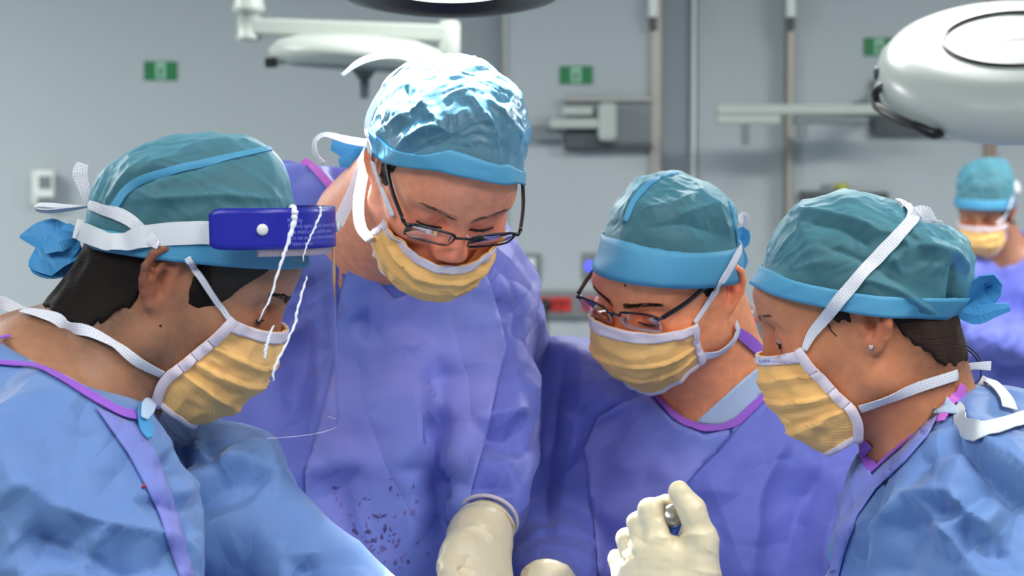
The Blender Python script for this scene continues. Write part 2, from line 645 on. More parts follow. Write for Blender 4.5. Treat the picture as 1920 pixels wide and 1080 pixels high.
def mesh_sdf(sdf, lo, hi, h, B=6):
    """surface nets on a sparse grid; returns vertices and quads"""
    lo, hi = np.array(lo, float), np.array(hi, float)
    if np.isscalar(h):
        ax = [np.arange(lo[i], hi[i] + h, h) for i in range(3)]
    else:
        ax = h
    ax = [np.concatenate([a, a[-1] + (a[-1] - a[-2]) * np.arange(1, 1 + (-len(a)) % B)]) for a in ax]
    n = [len(a) for a in ax]
    nb = [k // B for k in n]
    cs = [a.reshape(-1, B).mean(1) for a in ax]
    ws = [(a.reshape(-1, B)[:, -1] - a.reshape(-1, B)[:, 0]) * (B + 1) / (B - 1) for a in ax]
    G = np.stack(np.meshgrid(*cs, indexing='ij'), -1).reshape(-1, 3).astype(np.float32)
    Wd = np.stack(np.meshgrid(*ws, indexing='ij'), -1).reshape(-1, 3)
    dc = sdf(G)
    act = np.abs(dc) < 0.5 * np.sqrt((Wd ** 2).sum(1)) * 1.35 + 0.004
    D = np.repeat(np.repeat(np.repeat(dc.reshape(nb).astype(np.float32), B, 0), B, 1), B, 2)
    D = np.where(D > 0, np.float32(1), np.float32(-1)) * np.float32(1)
    bi = np.argwhere(act.reshape(nb))
    off = np.stack(np.meshgrid(*[np.arange(B)] * 3, indexing='ij'), -1).reshape(-1, 3)
    for s in range(0, len(bi), 2500):
        I = (bi[s:s + 2500, None, :] * B + off[None]).reshape(-1, 3)
        P = np.stack([ax[0][I[:, 0]], ax[1][I[:, 1]], ax[2][I[:, 2]]], 1).astype(np.float32)
        D[I[:, 0], I[:, 1], I[:, 2]] = sdf(P)
    # closed at the border
    D[0] = D[-1] = 1; D[:, 0] = D[:, -1] = 1; D[:, :, 0] = D[:, :, -1] = 1
    ins = D < 0
    c = [ins[a:n[0] - 1 + a, b:n[1] - 1 + b, e:n[2] - 1 + e] for a in (0, 1) for b in (0, 1) for e in (0, 1)]
    any_ = c[0].copy(); all_ = c[0].copy()
    for q in c[1:]:
        any_ |= q; all_ &= q
    cells = np.argwhere(any_ & ~all_)
    idx = -np.ones([n[0] - 1, n[1] - 1, n[2] - 1], np.int32)
    idx[cells[:, 0], cells[:, 1], cells[:, 2]] = np.arange(len(cells))
    cor = [(a, b, e) for a in (0, 1) for b in (0, 1) for e in (0, 1)]
    val = [D[cells[:, 0] + a, cells[:, 1] + b, cells[:, 2] + e] for a, b, e in cor]
    pos = [np.stack([ax[0][cells[:, 0] + a], ax[1][cells[:, 1] + b], ax[2][cells[:, 2] + e]], 1) for a, b, e in cor]
    acc = np.zeros((len(cells), 3)); cnt = np.zeros(len(cells))
    for i in range(8):
        for j in range(i + 1, 8):
            if sum(x != y for x, y in zip(cor[i], cor[j])) != 1:
                continue
            m = (val[i] < 0) != (val[j] < 0)
            t = val[i] / np.where(np.abs(val[i] - val[j]) < 1e-9, 1e-9, val[i] - val[j])
            P = pos[i] + np.clip(t, 0, 1)[:, None] * (pos[j] - pos[i])
            acc[m] += P[m]; cnt[m] += 1
    V = acc / cnt[:, None]
    Q = []
    for axn in range(3):
        sl0 = [slice(1, -1)] * 3; sl1 = [slice(1, -1)] * 3
        sl0[axn] = slice(0, -1); sl1[axn] = slice(1, None)
        a, b = ins[tuple(sl0)], ins[tuple(sl1)]
        e = np.argwhere(a != b)
        if not len(e):
            continue
        offs = np.array([1, 1, 1]); offs[axn] = 0
        e = e + offs
        flip = ins[e[:, 0], e[:, 1], e[:, 2]]
        u, v = (axn + 1) % 3, (axn + 2) % 3
        def cell(du, dv):
            q = e.copy(); q[:, u] -= du; q[:, v] -= dv
            return idx[q[:, 0], q[:, 1], q[:, 2]]
        q = np.stack([cell(1, 1), cell(0, 1), cell(0, 0), cell(1, 0)], 1)
        q[~flip] = q[~flip][:, ::-1]
        Q.append(q)
    Q = np.concatenate(Q)
    Q = Q[(Q >= 0).all(1)]
    return V, Q

def vnormals(V, Q):
    a = V[Q[:, 2]] - V[Q[:, 0]]; b = V[Q[:, 3]] - V[Q[:, 1]]
    n = np.cross(a, b)
    N = np.zeros_like(V)
    for i in range(4):
        np.add.at(N, Q[:, i], n)
    return N / (np.linalg.norm(N, axis=1, keepdims=True) + 1e-12)

def smooth_mesh(V, Q, it=2, lam=0.5):
    for _ in range(it):
        A = np.zeros_like(V); C = np.zeros(len(V))
        for i in range(4):
            np.add.at(A, Q[:, i], V[Q[:, (i + 1) % 4]]); np.add.at(C, Q[:, i], 1)
            np.add.at(A, Q[:, i], V[Q[:, (i - 1) % 4]]); np.add.at(C, Q[:, i], 1)
        V = V + lam * (A / C[:, None] - V)
    return V

def bvh(V, Q):
    return BVHTree.FromPolygons([Vector(v) for v in V], [tuple(int(i) for i in q) for q in Q])

def cast(px, py, trees):
    d = Vector(W(px, py, 1.0) - CC).normalized()
    best = None
    for t in trees:
        h = t.ray_cast(Vector(CC), d)
        if h[0] is not None and (best is None or h[3] < best[2]):
            n = np.array(h[1])
            if n @ np.array(d) > 0:
                n = -n
            best = (np.array(h[0]), n, h[3])
    return best

def sheet(name, c, side, thick, nrm, mat, parent, uv_len=True, wid=None):
    """strip from centre points c, half-width vectors side and normals nrm, with real thickness"""
    k = len(c)
    v, f, uv = [], [], []
    s = 0
    for i in range(k):
        if i:
            s += np.linalg.norm(c[i] - c[i - 1])
        w = np.linalg.norm(side[i])
        n = nrm[i] * thick / 2
        bow = nrm[i] * thick * 0.6
        for q, uu in ((c[i] - side[i] - n, -w), (c[i] + n * 1.0 + bow * 0, 0), (c[i] + side[i] - n, w), (c[i] + side[i] + n, w), (c[i] + n + bow, 0), (c[i] - side[i] + n, -w)):
            v.append(q); uv.append((s, uu))
        v[-5] = c[i] - n
    m = 6
    for i in range(k - 1):
        for j in range(m):
            f.append((i * m + j, (i + 1) * m + j, (i + 1) * m + (j + 1) % m, i * m + (j + 1) % m))
    f.append(tuple(range(m)))
    f.append(tuple((k - 1) * m + j for j in range(m))[::-1])
    o = mk(name, v, f, mat, parent, smooth=True, uv=uv)
    me = o.data
    ev = np.empty(len(me.edges) * 2, np.int32); me.edges.foreach_get('vertices', ev); ev = ev.reshape(-1, 2)
    sh = ((ev[:, 0] % m) == (ev[:, 1] % m)) & np.isin(ev[:, 0] % m, (0, 2, 3, 5))
    at = me.attributes.new('sharp_edge', 'BOOLEAN', 'EDGE')
    at.data.foreach_set('value', sh)
    return o

def ribbon(name, pts, w, mat, parent, trees=None, off=0.003, thick=0.0008, n=40, twist=None, d0=None, nrm=None):
    """flat band along photo-space points; each point lies on the surface it crosses (trees) or at its own depth"""
    pts = [tuple(p) + (None,) * (3 - len(p)) for p in pts]
    xy = catmull([(p[0], p[1]) for p in pts], n)
    tt = np.linspace(0, 1, n)
    ts = np.linspace(0, 1, len(pts))
    given = [(t, p[2]) for t, p in zip(ts, pts) if p[2] is not None]
    P = [None] * n; Nn = [None] * n
    if trees:
        for i in range(n):
            if given and np.min(np.abs(np.array([g[0] for g in given]) - tt[i])) < 0.5 / max(len(pts) - 1, 1):
                continue
            h = cast(xy[i, 0], xy[i, 1], trees)
            if h is not None:
                P[i] = h[0] + h[1] * off; Nn[i] = h[1]
    dep = []
    for i in range(n):
        if P[i] is not None:
            dep.append((tt[i], px_of(P[i])[2]))
    for g in given:
        dep.append(g)
    dep.sort()
    if not dep:
        dep = [(0, d0 or 2.0)]
    for i in range(n):
        if P[i] is None:
            d = np.interp(tt[i], [a for a, b in dep], [b for a, b in dep])
            P[i] = W(xy[i, 0], xy[i, 1], d)
    P = np.array(P)
    # soften depth jumps
    for _ in range(2):
        P[1:-1] = P[1:-1] * 0.5 + (P[:-2] + P[2:]) * 0.25
    view = -FW
    NN = []
    for i in range(n):
        NN.append(Nn[i] if Nn[i] is not None else (np.array(nrm, float) if nrm is not None else view))
    NN = np.array(NN)
    for _ in range(3):
        NN[1:-1] = NN[1:-1] * 0.5 + (NN[:-2] + NN[2:]) * 0.25
    NN /= np.linalg.norm(NN, axis=1, keepdims=True)
    T = np.gradient(P, axis=0)
    T /= np.linalg.norm(T, axis=1, keepdims=True) + 1e-12
    ww = np.interp(tt, np.linspace(0, 1, len(w)), w) if not np.isscalar(w) else np.full(n, w)
    tw = np.interp(tt, np.linspace(0, 1, len(twist)), twist) if twist is not None else np.zeros(n)
    side = np.cross(NN, T)
    side /= np.linalg.norm(side, axis=1, keepdims=True) + 1e-12
    nn = np.cross(T, side)
    ca, sa = np.cos(tw)[:, None], np.sin(tw)[:, None]
    s2 = side * ca + nn * sa
    n2 = nn * ca - side * sa
    return sheet(name, P, s2 * (ww / 2)[:, None], thick, n2, mat, parent)

def patch(name, poly, trees, off, mat, parent, step=14, thick=0.0015, smooth=True):
    """piece of cloth or print lying on a surface, its outline given in photo space"""
    poly = [np.array(p, float) for p in poly]
    b = []
    for i in range(len(poly)):
        a, c = poly[i], poly[(i + 1) % len(poly)]
        k = max(1, int(np.linalg.norm(c - a) / step))
        for j in range(k):
            b.append(a + (c - a) * j / k)
    b = np.array(b)
    x0, y0 = b.min(0); x1, y1 = b.max(0)
    gx, gy = np.meshgrid(np.arange(x0 + step / 2, x1, step), np.arange(y0 + step / 2, y1, step))
    g = np.stack([gx.ravel(), gy.ravel()], 1)
    ins = np.zeros(len(g), bool)
    for i in range(len(b)):
        a, c = b[i], b[i - 1]
        if a[1] == c[1]:
            continue
        m = ((a[1] > g[:, 1]) != (c[1] > g[:, 1])) & (g[:, 0] < (c[0] - a[0]) * (g[:, 1] - a[1]) / (c[1] - a[1]) + a[0])
        ins ^= m
    g = g[ins]
    far = np.array([np.min(((b - q) ** 2).sum(1)) > (step * 0.45) ** 2 for q in g], bool) if len(g) else np.zeros(0, bool)
    inner = g[far]
    pts = [Vector(p) for p in b] + [Vector(p) for p in inner]
    nb = len(b)
    vs, es, fs, *_ = delaunay_2d_cdt(pts, [], [list(range(nb))], 1, 1e-4)
    P, Nn, ok = [], [], []
    last = None
    for q in vs:
        h = cast(q[0], q[1], trees)
        if h is None:
            P.append(None)
        else:
            P.append(h[0] + h[1] * off)
    good = [(np.array(vs[i]), px_of(P[i])[2]) for i in range(len(vs)) if P[i] is not None]
    if not good:
        return None
    gx = np.array([g[0] for g in good]); gd = np.array([g[1] for g in good])
    for i in range(len(vs)):
        if P[i] is None:
            P[i] = W(vs[i][0], vs[i][1], gd[((gx - np.array(vs[i])) ** 2).sum(1).argmin()])
    o = mk(name, P, [tuple(f) for f in fs], mat, parent, smooth=smooth)
    # faces towards the camera
    me = o.data
    if len(me.polygons):
        s = sum(p.normal.dot(Vector(CC) - p.center) * p.area for p in me.polygons)
        if s < 0:
            me.flip_normals()
    sm = o.modifiers.new('thickness', 'SOLIDIFY')
    sm.thickness = thick
    sm.offset = 1.0
    return o

def text_mesh(s, size):
    cu = bpy.data.curves.new('print', 'FONT')
    cu.body = s
    cu.size = size
    cu.extrude = 0.0
    cu.resolution_u = 2
    o = bpy.data.objects.new('print', cu)
    COL.objects.link(o)
    dg = bpy.context.evaluated_depsgraph_get()
    me = bpy.data.meshes.new_from_object(o.evaluated_get(dg))
    V = np.array([tuple(v.co) for v in me.vertices]).reshape(-1, 3)
    Fs = [tuple(p.vertices) for p in me.polygons]
    bpy.data.objects.remove(o)
    bpy.data.curves.remove(cu)
    bpy.data.meshes.remove(me)
    return V, Fs

# ------------------------------------------------------------------ the room
def onY(px, py, Y):
    """the point of the plane y = Y seen at a photo position"""
    d = FW + RT * (px - 960) / F + UP * (540 - py) / F
    return CC + d * (Y - CC[1]) / d[1]

YB = 8.0
XL, XR, YF = -4.2, 4.6, -3.2
def struct(o):
    return tag(o, kind='structure')
struct(box('floor', (XL, YF, -0.1), (XR, YB + 1.6, 0), M['floor']))
struct(box('ceiling', (XL, YF, CEIL), (XR, YB + 1.6, CEIL + 0.1), M['ceiling']))
struct(box('wall_left', (XL - 0.1, YF, 0), (XL, YB + 1.6, CEIL), M['wall']))
struct(box('wall_right', (XR, YF, 0), (XR + 0.1, YB + 1.6, CEIL), M['wall']))
struct(box('wall_front', (XL, YF - 0.1, 0), (XR, YF, CEIL), M['wall']))
def wall_slab(name, px0, px1, Y, Yback, mat, z0=0.0, z1=CEIL):
    x0, x1 = onY(px0, 330, Y)[0], onY(px1, 330, Y)[0]
    return struct(box(name, (x0, Y, z0), (x1, Yback, z1), mat, bevel=0.004))
# left part of the back wall runs at a slight angle and ends behind the main one
a0, a1 = np.array([XL, 7.3]), np.array([onY(965, 330, 8.3)[0], 8.3])
v = [(a0[0], a0[1], 0), (a1[0], a1[1], 0), (a1[0], a1[1], CEIL), (a0[0], a0[1], CEIL),
     (a0[0], YB + 1.5, 0), (a1[0], YB + 1.5, 0), (a1[0], YB + 1.5, CEIL), (a0[0], YB + 1.5, CEIL)]
struct(mk('wall_back_left', v, [(0, 1, 2, 3), (5, 4, 7, 6), (4, 0, 3, 7), (1, 5, 6, 2), (3, 2, 6, 7), (4, 5, 1, 0)], M['wall'], smooth=False))
wall_slab('wall_back', 945, 1222, YB, YB + 1.4, M['wall'])
wall_slab('wall_back_door_bay', 1222, 1482, YB + 0.12, YB + 1.4, M['wall_grey'])
wall_slab('wall_back_right', 1486, 2150, YB, YB + 1.4, M['wall'])
x_end = onY(2150, 330, YB)[0]
struct(box('wall_back_end', (x_end, YB + 0.02, 0), (XR, YB + 1.4, CEIL), M['wall_grey']))
for i, (p0, p1, mt, y0) in enumerate(((944, 951, 'trim', YB - 0.012), (1219, 1240, 'trim', YB - 0.03), (1296, 1304, 'white_plastic', YB + 0.08),
                                      (1475, 1489, 'trim', YB - 0.03), (1846, 1868, 'beige', YB - 0.02))):
    wall_slab('trim_%d' % (i + 1), p0, p1, y0, YB + 0.13, M[mt], 0.0, CEIL - 0.02)
dr = wall_slab('door_1', 1306, 1473, YB + 0.10, YB + 0.121, M['wall'], 0.02, 2.4)
for i, (x0_, x1_) in enumerate(((XL, a1[0]),)):
    pass
struct(box('baseboard_back', (onY(945, 330, YB)[0], YB - 0.015, 0), (onY(1222, 330, YB)[0], YB, 0.12), M['grey_plastic']))

# ceiling light fittings
for i, (x, y, p) in enumerate(PANELS):
    r = empty('ceiling_light', (x, y, CEIL - 0.05), 'recessed rectangular ceiling light, out of frame, %s the surgeons' % ['before and left of', 'before and right of', 'above the left of', 'above the right of', 'far behind, near the left wall, beyond', 'far behind, at the middle, beyond', 'far behind, to the right, beyond'][i], 'ceiling light')
    f = 0.04
    w_, h_ = 0.62, 0.32
    vv = [(x + a * (w_ + b), y + c * (h_ + b), z) for z in (CEIL - 0.05, CEIL - 0.001) for b in (0, f) for a, c in ((-1, -1), (1, -1), (1, 1), (-1, 1))]
    ff = []
    for j in range(4):
        k = (j + 1) % 4
        ff += [(j, k, 4 + k, 4 + j), (8 + j, 12 + j, 12 + k, 8 + k), (4 + j, 4 + k, 12 + k, 12 + j), (j, 8 + j, 8 + k, k)]
    mk('frame', vv, ff, M['white_plastic'], r, smooth=False)
    box('diffuser', (x - w_ + .01, y - h_ + .01, CEIL - 0.03), (x + w_ - .01, y + h_ - .01, CEIL - 0.022), M['panel_light'], r)

# ------------------------------------------------------------------ things on the back wall
def leftwall_point(px, py):
    d = FW + RT * (px - 960) / F + UP * (540 - py) / F
    n = np.array([-(a1 - a0)[1], (a1 - a0)[0]])
    t = ((a0 - CC[:2]) @ n) / (d[:2] @ n)
    return CC + d * t
AL = math.atan2((a1 - a0)[1], (a1 - a0)[0])
def rz(a):
    return np.array([[math.cos(a), -math.sin(a), 0], [math.sin(a), math.cos(a), 0], [0, 0, 1]])

def plate_on(name, c, w, h, t, mat, parent, ang=0.0, bevel=0.003, fwd=0.0):
    """a plate of width w, height h, thickness t standing proud of the wall by fwd"""
    Rz = rz(ang)
    c = np.array(c) + Rz @ np.array([0, -t / 2 - fwd, 0])
    return box(name, c - np.array([w, t, h]) / 2, c + np.array([w, t, h]) / 2, mat, parent, bevel=bevel, rot=Rz)

def prism_on(name, outline, c, t, mat, parent, ang=0.0, fwd=0.0):
    """flat outline (x right, z up, metres) extruded off the wall"""
    Rz = rz(ang)
    n = len(outline)
    v = [np.array(c) + Rz @ np.array([x, -fwd - k * t, z]) for k in (0, 1) for x, z in outline]
    f = [tuple(range(n))[::-1], tuple(range(n, 2 * n))] + [(i, (i + 1) % n, n + (i + 1) % n, n + i) for i in range(n)]
    return mk(name, v, f, mat, parent, smooth=False)

def sign(px, py, pw, ph, label, ang, pt, cut=False):
    c = pt(px, py)
    s = np.linalg.norm(pt(px + 1, py) - pt(px, py))
    w, h = pw * s, ph * s
    r = empty('safety_sign', c, label, 'sign', 'green safety signs on the back wall')
    plate_on('plate', c, w, h, 0.006, M['green'], r, ang, 0.001)
    # pale panel with a standing figure between two uprights
    k = h / 2
    fig = [(-0.5, -0.85), (-0.28, -0.85), (-0.12, -0.25), (0.02, -0.85), (0.26, -0.85), (0.16, 0.15), (0.42, -0.05), (0.5, 0.1), (0.18, 0.42), (-0.18, 0.42), (-0.48, 0.08), (-0.36, -0.06), (-0.22, 0.08)]
    pn = plate_on('pictogram_panel', c, w * 0.30, h * 0.86, 0.002, M['pale_green'], r, ang, 0, 0.006)
    prism_on('figure', [(a * k * 0.6, b * k * 0.8) for a, b in fig], c, 0.001, M['green'], pn, ang, 0.008)
    return r
sign(301, 133, 62, 36, 'green safety sign with pale pictogram on the bare wall above the visor wearer', AL, leftwall_point)
sign(1080, 141, 62, 34, 'green safety sign above the grey wall service unit beside the door trim', 0, lambda a, b: onY(a, b, YB))
sign(1648, 88, 58, 34, 'green safety sign half hidden behind the big white lamp head', 0, lambda a, b: onY(a, b, YB))

def wall_box(name, px0, py0, px1, py1, t, mat, parent, Y=YB, fwd=0.0, bevel=0.004):
    a, b = onY(px0, py1, Y), onY(px1, py0, Y)
    return box(name, (a[0], Y - fwd - t, a[2]), (b[0], Y - fwd, b[2]), M[mat], parent, bevel=bevel)

c = leftwall_point(82, 348)
r = empty('wall_dispenser', c, 'small pale wall dispenser with a grey window on the bare wall', 'dispenser')
s_ = np.linalg.norm(leftwall_point(83, 348) - c)
plate_on('backplate', leftwall_point(72, 352), 26 * s_, 66 * s_, 0.03, M['white_plastic'], r, AL)
plate_on('housing', leftwall_point(84, 345), 36 * s_, 54 * s_, 0.07, M['white_plastic'], r, AL, 0.01, 0.03)
plate_on('window', leftwall_point(84, 342), 22 * s_, 24 * s_, 0.004, M['grey_plastic'], r, AL, 0.001, 0.1)
plate_on('spout', leftwall_point(82, 378), 22 * s_, 10 * s_, 0.05, M['grey_plastic'], r, AL, 0.002, 0.03)

for px, lab, led in ((995, 'white rocker switch in a grey frame on the wall', False), (1107, 'wall control plate with a small glowing blue light', True)):
    c = onY(px, 501, YB)
    r = empty('wall_switch', c, lab, 'switch')
    if not led:
        wall_box('frame', px - 19, 475, px + 19, 528, 0.012, 'grey_plastic', r)
        wall_box('rocker', px - 9, 484, px + 9, 518, 0.012, 'white_plastic', r, fwd=0.012)
    else:
        wall_box('frame', px - 17, 473, px + 17, 525, 0.01, 'steel', r)
        wall_box('window', px - 12, 479, px + 12, 512, 0.004, 'grey_plastic', r, fwd=0.01)
        lathe('indicator', [(0.0195, 0), (0.0195, 0.004), (0.014, 0.007)], onY(px - 1, 499, YB) + np.array([0, -0.013, 0]), (0, -1, 0), M['led'], r, 20)

c = onY(1045, 568, YB)
r = empty('socket_panel', c, 'steel wall trunking with a row of red power sockets', 'socket panel')
wall_box('trunking', 976, 543, 1152, 594, 0.04, 'steel', r)
for px in (995, 1019, 1043, 1060, 1102, 1126):
    so = wall_box('socket', px - 11, 556, px + 11, 583, 0.012, 'red', r, fwd=0.04)
    for dx in (-4, 4):
        wall_box('slot', px + dx - 1.5, 562, px + dx + 1.5, 572, 0.002, 'black', so, fwd=0.052, bevel=0)
c = onY(1021, 570, YB)
r = empty('power_plug', c + np.array([0, -0.07, 0]), 'black power plug in the red socket row', 'plug')
lathe('body', [(0.02, 0), (0.026, 0.006), (0.026, 0.03), (0.016, 0.05)], onY(1021, 570, YB) + np.array([0, -0.053, 0]), (0, -1, 0), M['black'], r, 16)
tube('cord', catmull([onY(1021, 570, YB) + np.array(q) for q in ((0, -0.1, 0), (0.0, -0.13, -0.03), (0.01, -0.12, -0.14), (0.02, -0.06, -0.4), (0.02, -0.06, -0.9))], 16), 0.005, M['black'], r, 8)

# grey service unit in the middle of the wall and its white bracket arm
r = empty('service_unit', onY(1140, 232, YB), 'grey wall service unit between the green sign and the door trim', 'service unit')
wall_box('panel', 1060, 184, 1219, 281, 0.04, 'grey_plastic', r)
wall_box('top_rail', 1058, 180, 1221, 192, 0.06, 'steel', r)
wall_box('bottom_rail', 1058, 270, 1221, 282, 0.06, 'dark_grey', r)
wall_box('dark_drawer', 1060, 246, 1136, 279, 0.05, 'dark_grey', r, fwd=0.04)
r = empty('bracket_arm', onY(1130, 225, YB - 0.1), 'white jointed bracket arm in front of the grey service unit', 'bracket arm')
wall_box('upper_arm', 1052, 202, 1108, 218, 0.05, 'arm_white', r, fwd=0.1)
wall_box('lower_arm', 1030, 224, 1130, 242, 0.05, 'arm_white', r, fwd=0.1)
wall_box('joint', 1118, 194, 1154, 266, 0.08, 'arm_white', r, fwd=0.09, bevel=0.02)
wall_box('wall_mount', 1126, 205, 1146, 255, 0.06, 'grey_plastic', r, fwd=0.04)
wall_box('cable_tray', 985, 236, 1054, 262, 0.03, 'grey_plastic', r, fwd=0.05)

r = empty('service_unit', onY(1740, 205, YB), 'dark grey wall service unit half behind the big white lamp head', 'service unit')
wall_box('panel', 1633, 206, 1850, 254, 0.05, 'dark_grey', r)
wall_box('top_rail', 1633, 148, 1800, 166, 0.06, 'grey_plastic', r)
wall_box('shelf', 1628, 170, 1850, 204, 0.12, 'arm_white', r)
wall_box('mount', 1640, 160, 1790, 215, 0.03, 'grey_plastic', r)

r = empty('rail_arm', onY(1500, 205, YB), 'long pale horizontal equipment arm crossing the door', 'equipment arm')
Y2 = YB - 0.35
wall_box('beam', 1340, 196, 1690, 216, 0.07, 'arm_white', r, Y2, bevel=0.01)
wall_box('sleeve', 1340, 214, 1460, 234, 0.06, 'arm_white', r, Y2, bevel=0.01)
wall_box('lower_tube', 1484, 218, 1626, 233, 0.05, 'grey_plastic', r, Y2, bevel=0.01)
wall_box('spigot', 1390, 232, 1404, 272, 0.04, 'grey_plastic', r, Y2 - 0.01, bevel=0.006)
wall_box('spigot', 1494, 230, 1512, 262, 0.04, 'grey_plastic', r, Y2 - 0.01, bevel=0.006)
wall_box('wall_bracket', 1598, 192, 1626, 226, 0.34, 'grey_plastic', r, YB - 0.02)

r = empty('equipment_rail', onY(1585, 366, YB), 'dark wall rail low behind the earring wearer', 'rail')
wall_box('rail', 1500, 360, 1662, 378, 0.05, 'dark_grey', r)
wall_box('rail_cap', 1500, 356, 1560, 362, 0.06, 'grey_plastic', r)
r = empty('gas_outlet', onY(1578, 352, YB - 0.06), 'yellow green gas outlet knob above the dark wall rail', 'outlet')
lathe('knob', [(0.014, 0), (0.022, 0.004), (0.022, 0.03), (0.012, 0.036)], onY(1578, 354, YB) + np.array([0, -0.012, 0]), (0, -1, 0), M['yellow_green'], r, 18)
wall_box('outlet_body', 1566, 344, 1590, 364, 0.012, 'yellow_green', r)
wall_box('neighbour_valve', 1540, 346, 1558, 362, 0.03, 'grey_plastic', r)
for px, lab in ((1224, 'pale door closer box at the top of the left door trim'), (1481, 'pale door closer box at the top of the right door trim')):
    r = empty('door_closer', onY(px, 10, YB), lab, 'door closer')
    wall_box('housing', px - 9, -60, px + 9, 34, 0.05, 'white_plastic', r, YB - 0.03, bevel=0.006)
    wall_box('catch', px - 7, 36, px + 7, 56, 0.03, 'dark_grey', r, YB - 0.03)
    wall_box('hinge_plate', px - 8, 30, px + 8, 60, 0.01, 'trim', r, YB - 0.02)
# a trolley with red and tan hoses, a sliver between two heads
r = empty('hose_stand', (*onY(1408, 600, 6.9)[:2], 0), 'steel stand with red brown hoses between two heads', 'hose stand')
b_ = onY(1412, 600, 6.9)
lathe('pole', [(0.012, 0), (0.012, b_[2] + 0.03)], (b_[0] + 0.03, b_[1] + 0.03, 0), (0, 0, 1), M['steel'], r, 12)
lathe('base', [(0.22, 0), (0.22, 0.02), (0.03, 0.05)], (b_[0] + 0.03, b_[1] + 0.03, 0.0), (0, 0, 1), M['grey_plastic'], r, 24)
tube('red_hose', catmull([onY(1418, 596, 6.9), onY(1405, 612, 6.9), onY(1402, 640, 6.9), onY(1420, 700, 6.9), onY(1430, 800, 6.9)], 20), 0.012, M['red'], r, 8)
tube('tan_hose', catmull([onY(1418, 575, 6.9), onY(1409, 596, 6.9), onY(1406, 640, 6.9), onY(1416, 720, 6.9)], 20), 0.013, M['beige'], r, 8)

# ------------------------------------------------------------------ surgical lamps
# far lamp on its ceiling arm
D1 = 5.4
s1 = D1 / F
r = empty('surgical_lamp', W(465, -200, D1), 'far white surgical lamp seen edge-on, hung from a ceiling arm', 'surgical lamp')
col_b = W(467, 76, D1)
lathe('ceiling_column', [(0.034, 0), (0.034, 0.012), (0.031, 0.016), (0.031, 0.075), (0.044, 0.078), (0.044, 0.09), (0.04, 0.1), (0.04, CEIL - col_b[2])], col_b, (0, 0, 1), M['arm_white'], r, 28)
def bar(name, p, q, hw, hh, mat, parent, bevel=0.008):
    p, q = np.array(p), np.array(q)
    t = (q - p) / np.linalg.norm(q - p)
    sd = np.cross(t, (0, 0, 1.0)); sd /= np.linalg.norm(sd)
    u = np.cross(sd, t)
    v = [e + a * sd * hw + b * u * hh for e in (p, q) for a, b in ((-1, -1), (1, -1), (1, 1), (-1, 1))]
    f = [(0, 1, 2, 3)[::-1], (4, 5, 6, 7), (0, 1, 5, 4), (1, 2, 6, 5), (2, 3, 7, 6), (3, 0, 4, 7)]
    o = mk(name, v, f, mat, parent, smooth=False)
    return bev(o, bevel)
bar('spring_arm', W(476, 50, D1), W(845, 64, D1 - 0.1), 0.03, 0.023, M['arm_white'], r)
lathe('elbow', [(0.02, -0.09), (0.03, -0.08), (0.03, 0.04), (0.024, 0.05)], W(842, 75, D1 - 0.1), (0, 0, 1), M['arm_white'], r, 24)
bar('yoke', W(842, 112, D1 - 0.1), W(800, 104, D1 - 0.1), 0.02, 0.016, M['arm_white'], r)
hc = W(672, 102, D1 - 0.1)
lathe('lamp_head', [(0.05, 0.05), (0.16, 0.042), (0.215, 0.024), (0.238, 0.0), (0.232, -0.02), (0.19, -0.034), (0.05, -0.034)][::-1], hc, (0.06, -0.02, 1), M['arm_white'], r, 56)
lathe('lens_disc', [(0.05, -0.04), (0.18, -0.04), (0.185, -0.03)], hc, (0.06, -0.02, 1), M['grey_plastic'], r, 48)
bar('grip', W(497, 118, D1 - 0.14), W(520, 117, D1 - 0.14), 0.014, 0.013, M['black'], r, 0.005)
bar('grip_stem', W(515, 117, D1 - 0.14), W(545, 112, D1 - 0.12), 0.01, 0.01, M['arm_white'], r, 0.003)
hd = W(683, 120, D1 - 0.1)
lathe('handle_mount', [(0.036, 0.0), (0.04, -0.012), (0.026, -0.026), (0.016, -0.04)][::-1], hd, (0, 0, 1), M['dark_grey'], r, 24)
lathe('sterile_handle', [(0.013, -0.03), (0.012, -0.085), (0.009, -0.092)][::-1], hd, (0, 0, 1), M['grey_plastic'], r, 20)

# near white lamp head, upper right: a tilted disc
D2 = 3.3
sc2 = D2 / F
ax2 = 0.87 * UP - 0.47 * FW - 0.11 * RT
ax2 /= np.linalg.norm(ax2)
c2 = W(1903, 76, D2)
r = empty('surgical_lamp', c2, 'big white round surgical lamp head with a black ring, high beside the door', 'surgical lamp')
k = sc2
lathe('lamp_head', [(60 * k, -135 * k), (150 * k, -131 * k), (215 * k, -116 * k), (250 * k, -92 * k), (260 * k, -62 * k), (252 * k, -32 * k), (232 * k, -10 * k), (212 * k, -1 * k), (190 * k, 2 * k), (140 * k, 3 * k), (20 * k, 3.5 * k)], c2, ax2, M['lamp_white'], r, 96)
ring = []
u2, w2 = frame_of(ax2)
for i in range(64):
    a = 2 * PI * i / 64
    ring.append(c2 + ax2 * 4.5 * k + (u2 * math.cos(a) + w2 * math.sin(a)) * 132 * k)
tube('ring', ring, 4.2 * k, M['black'], r, 8, True)
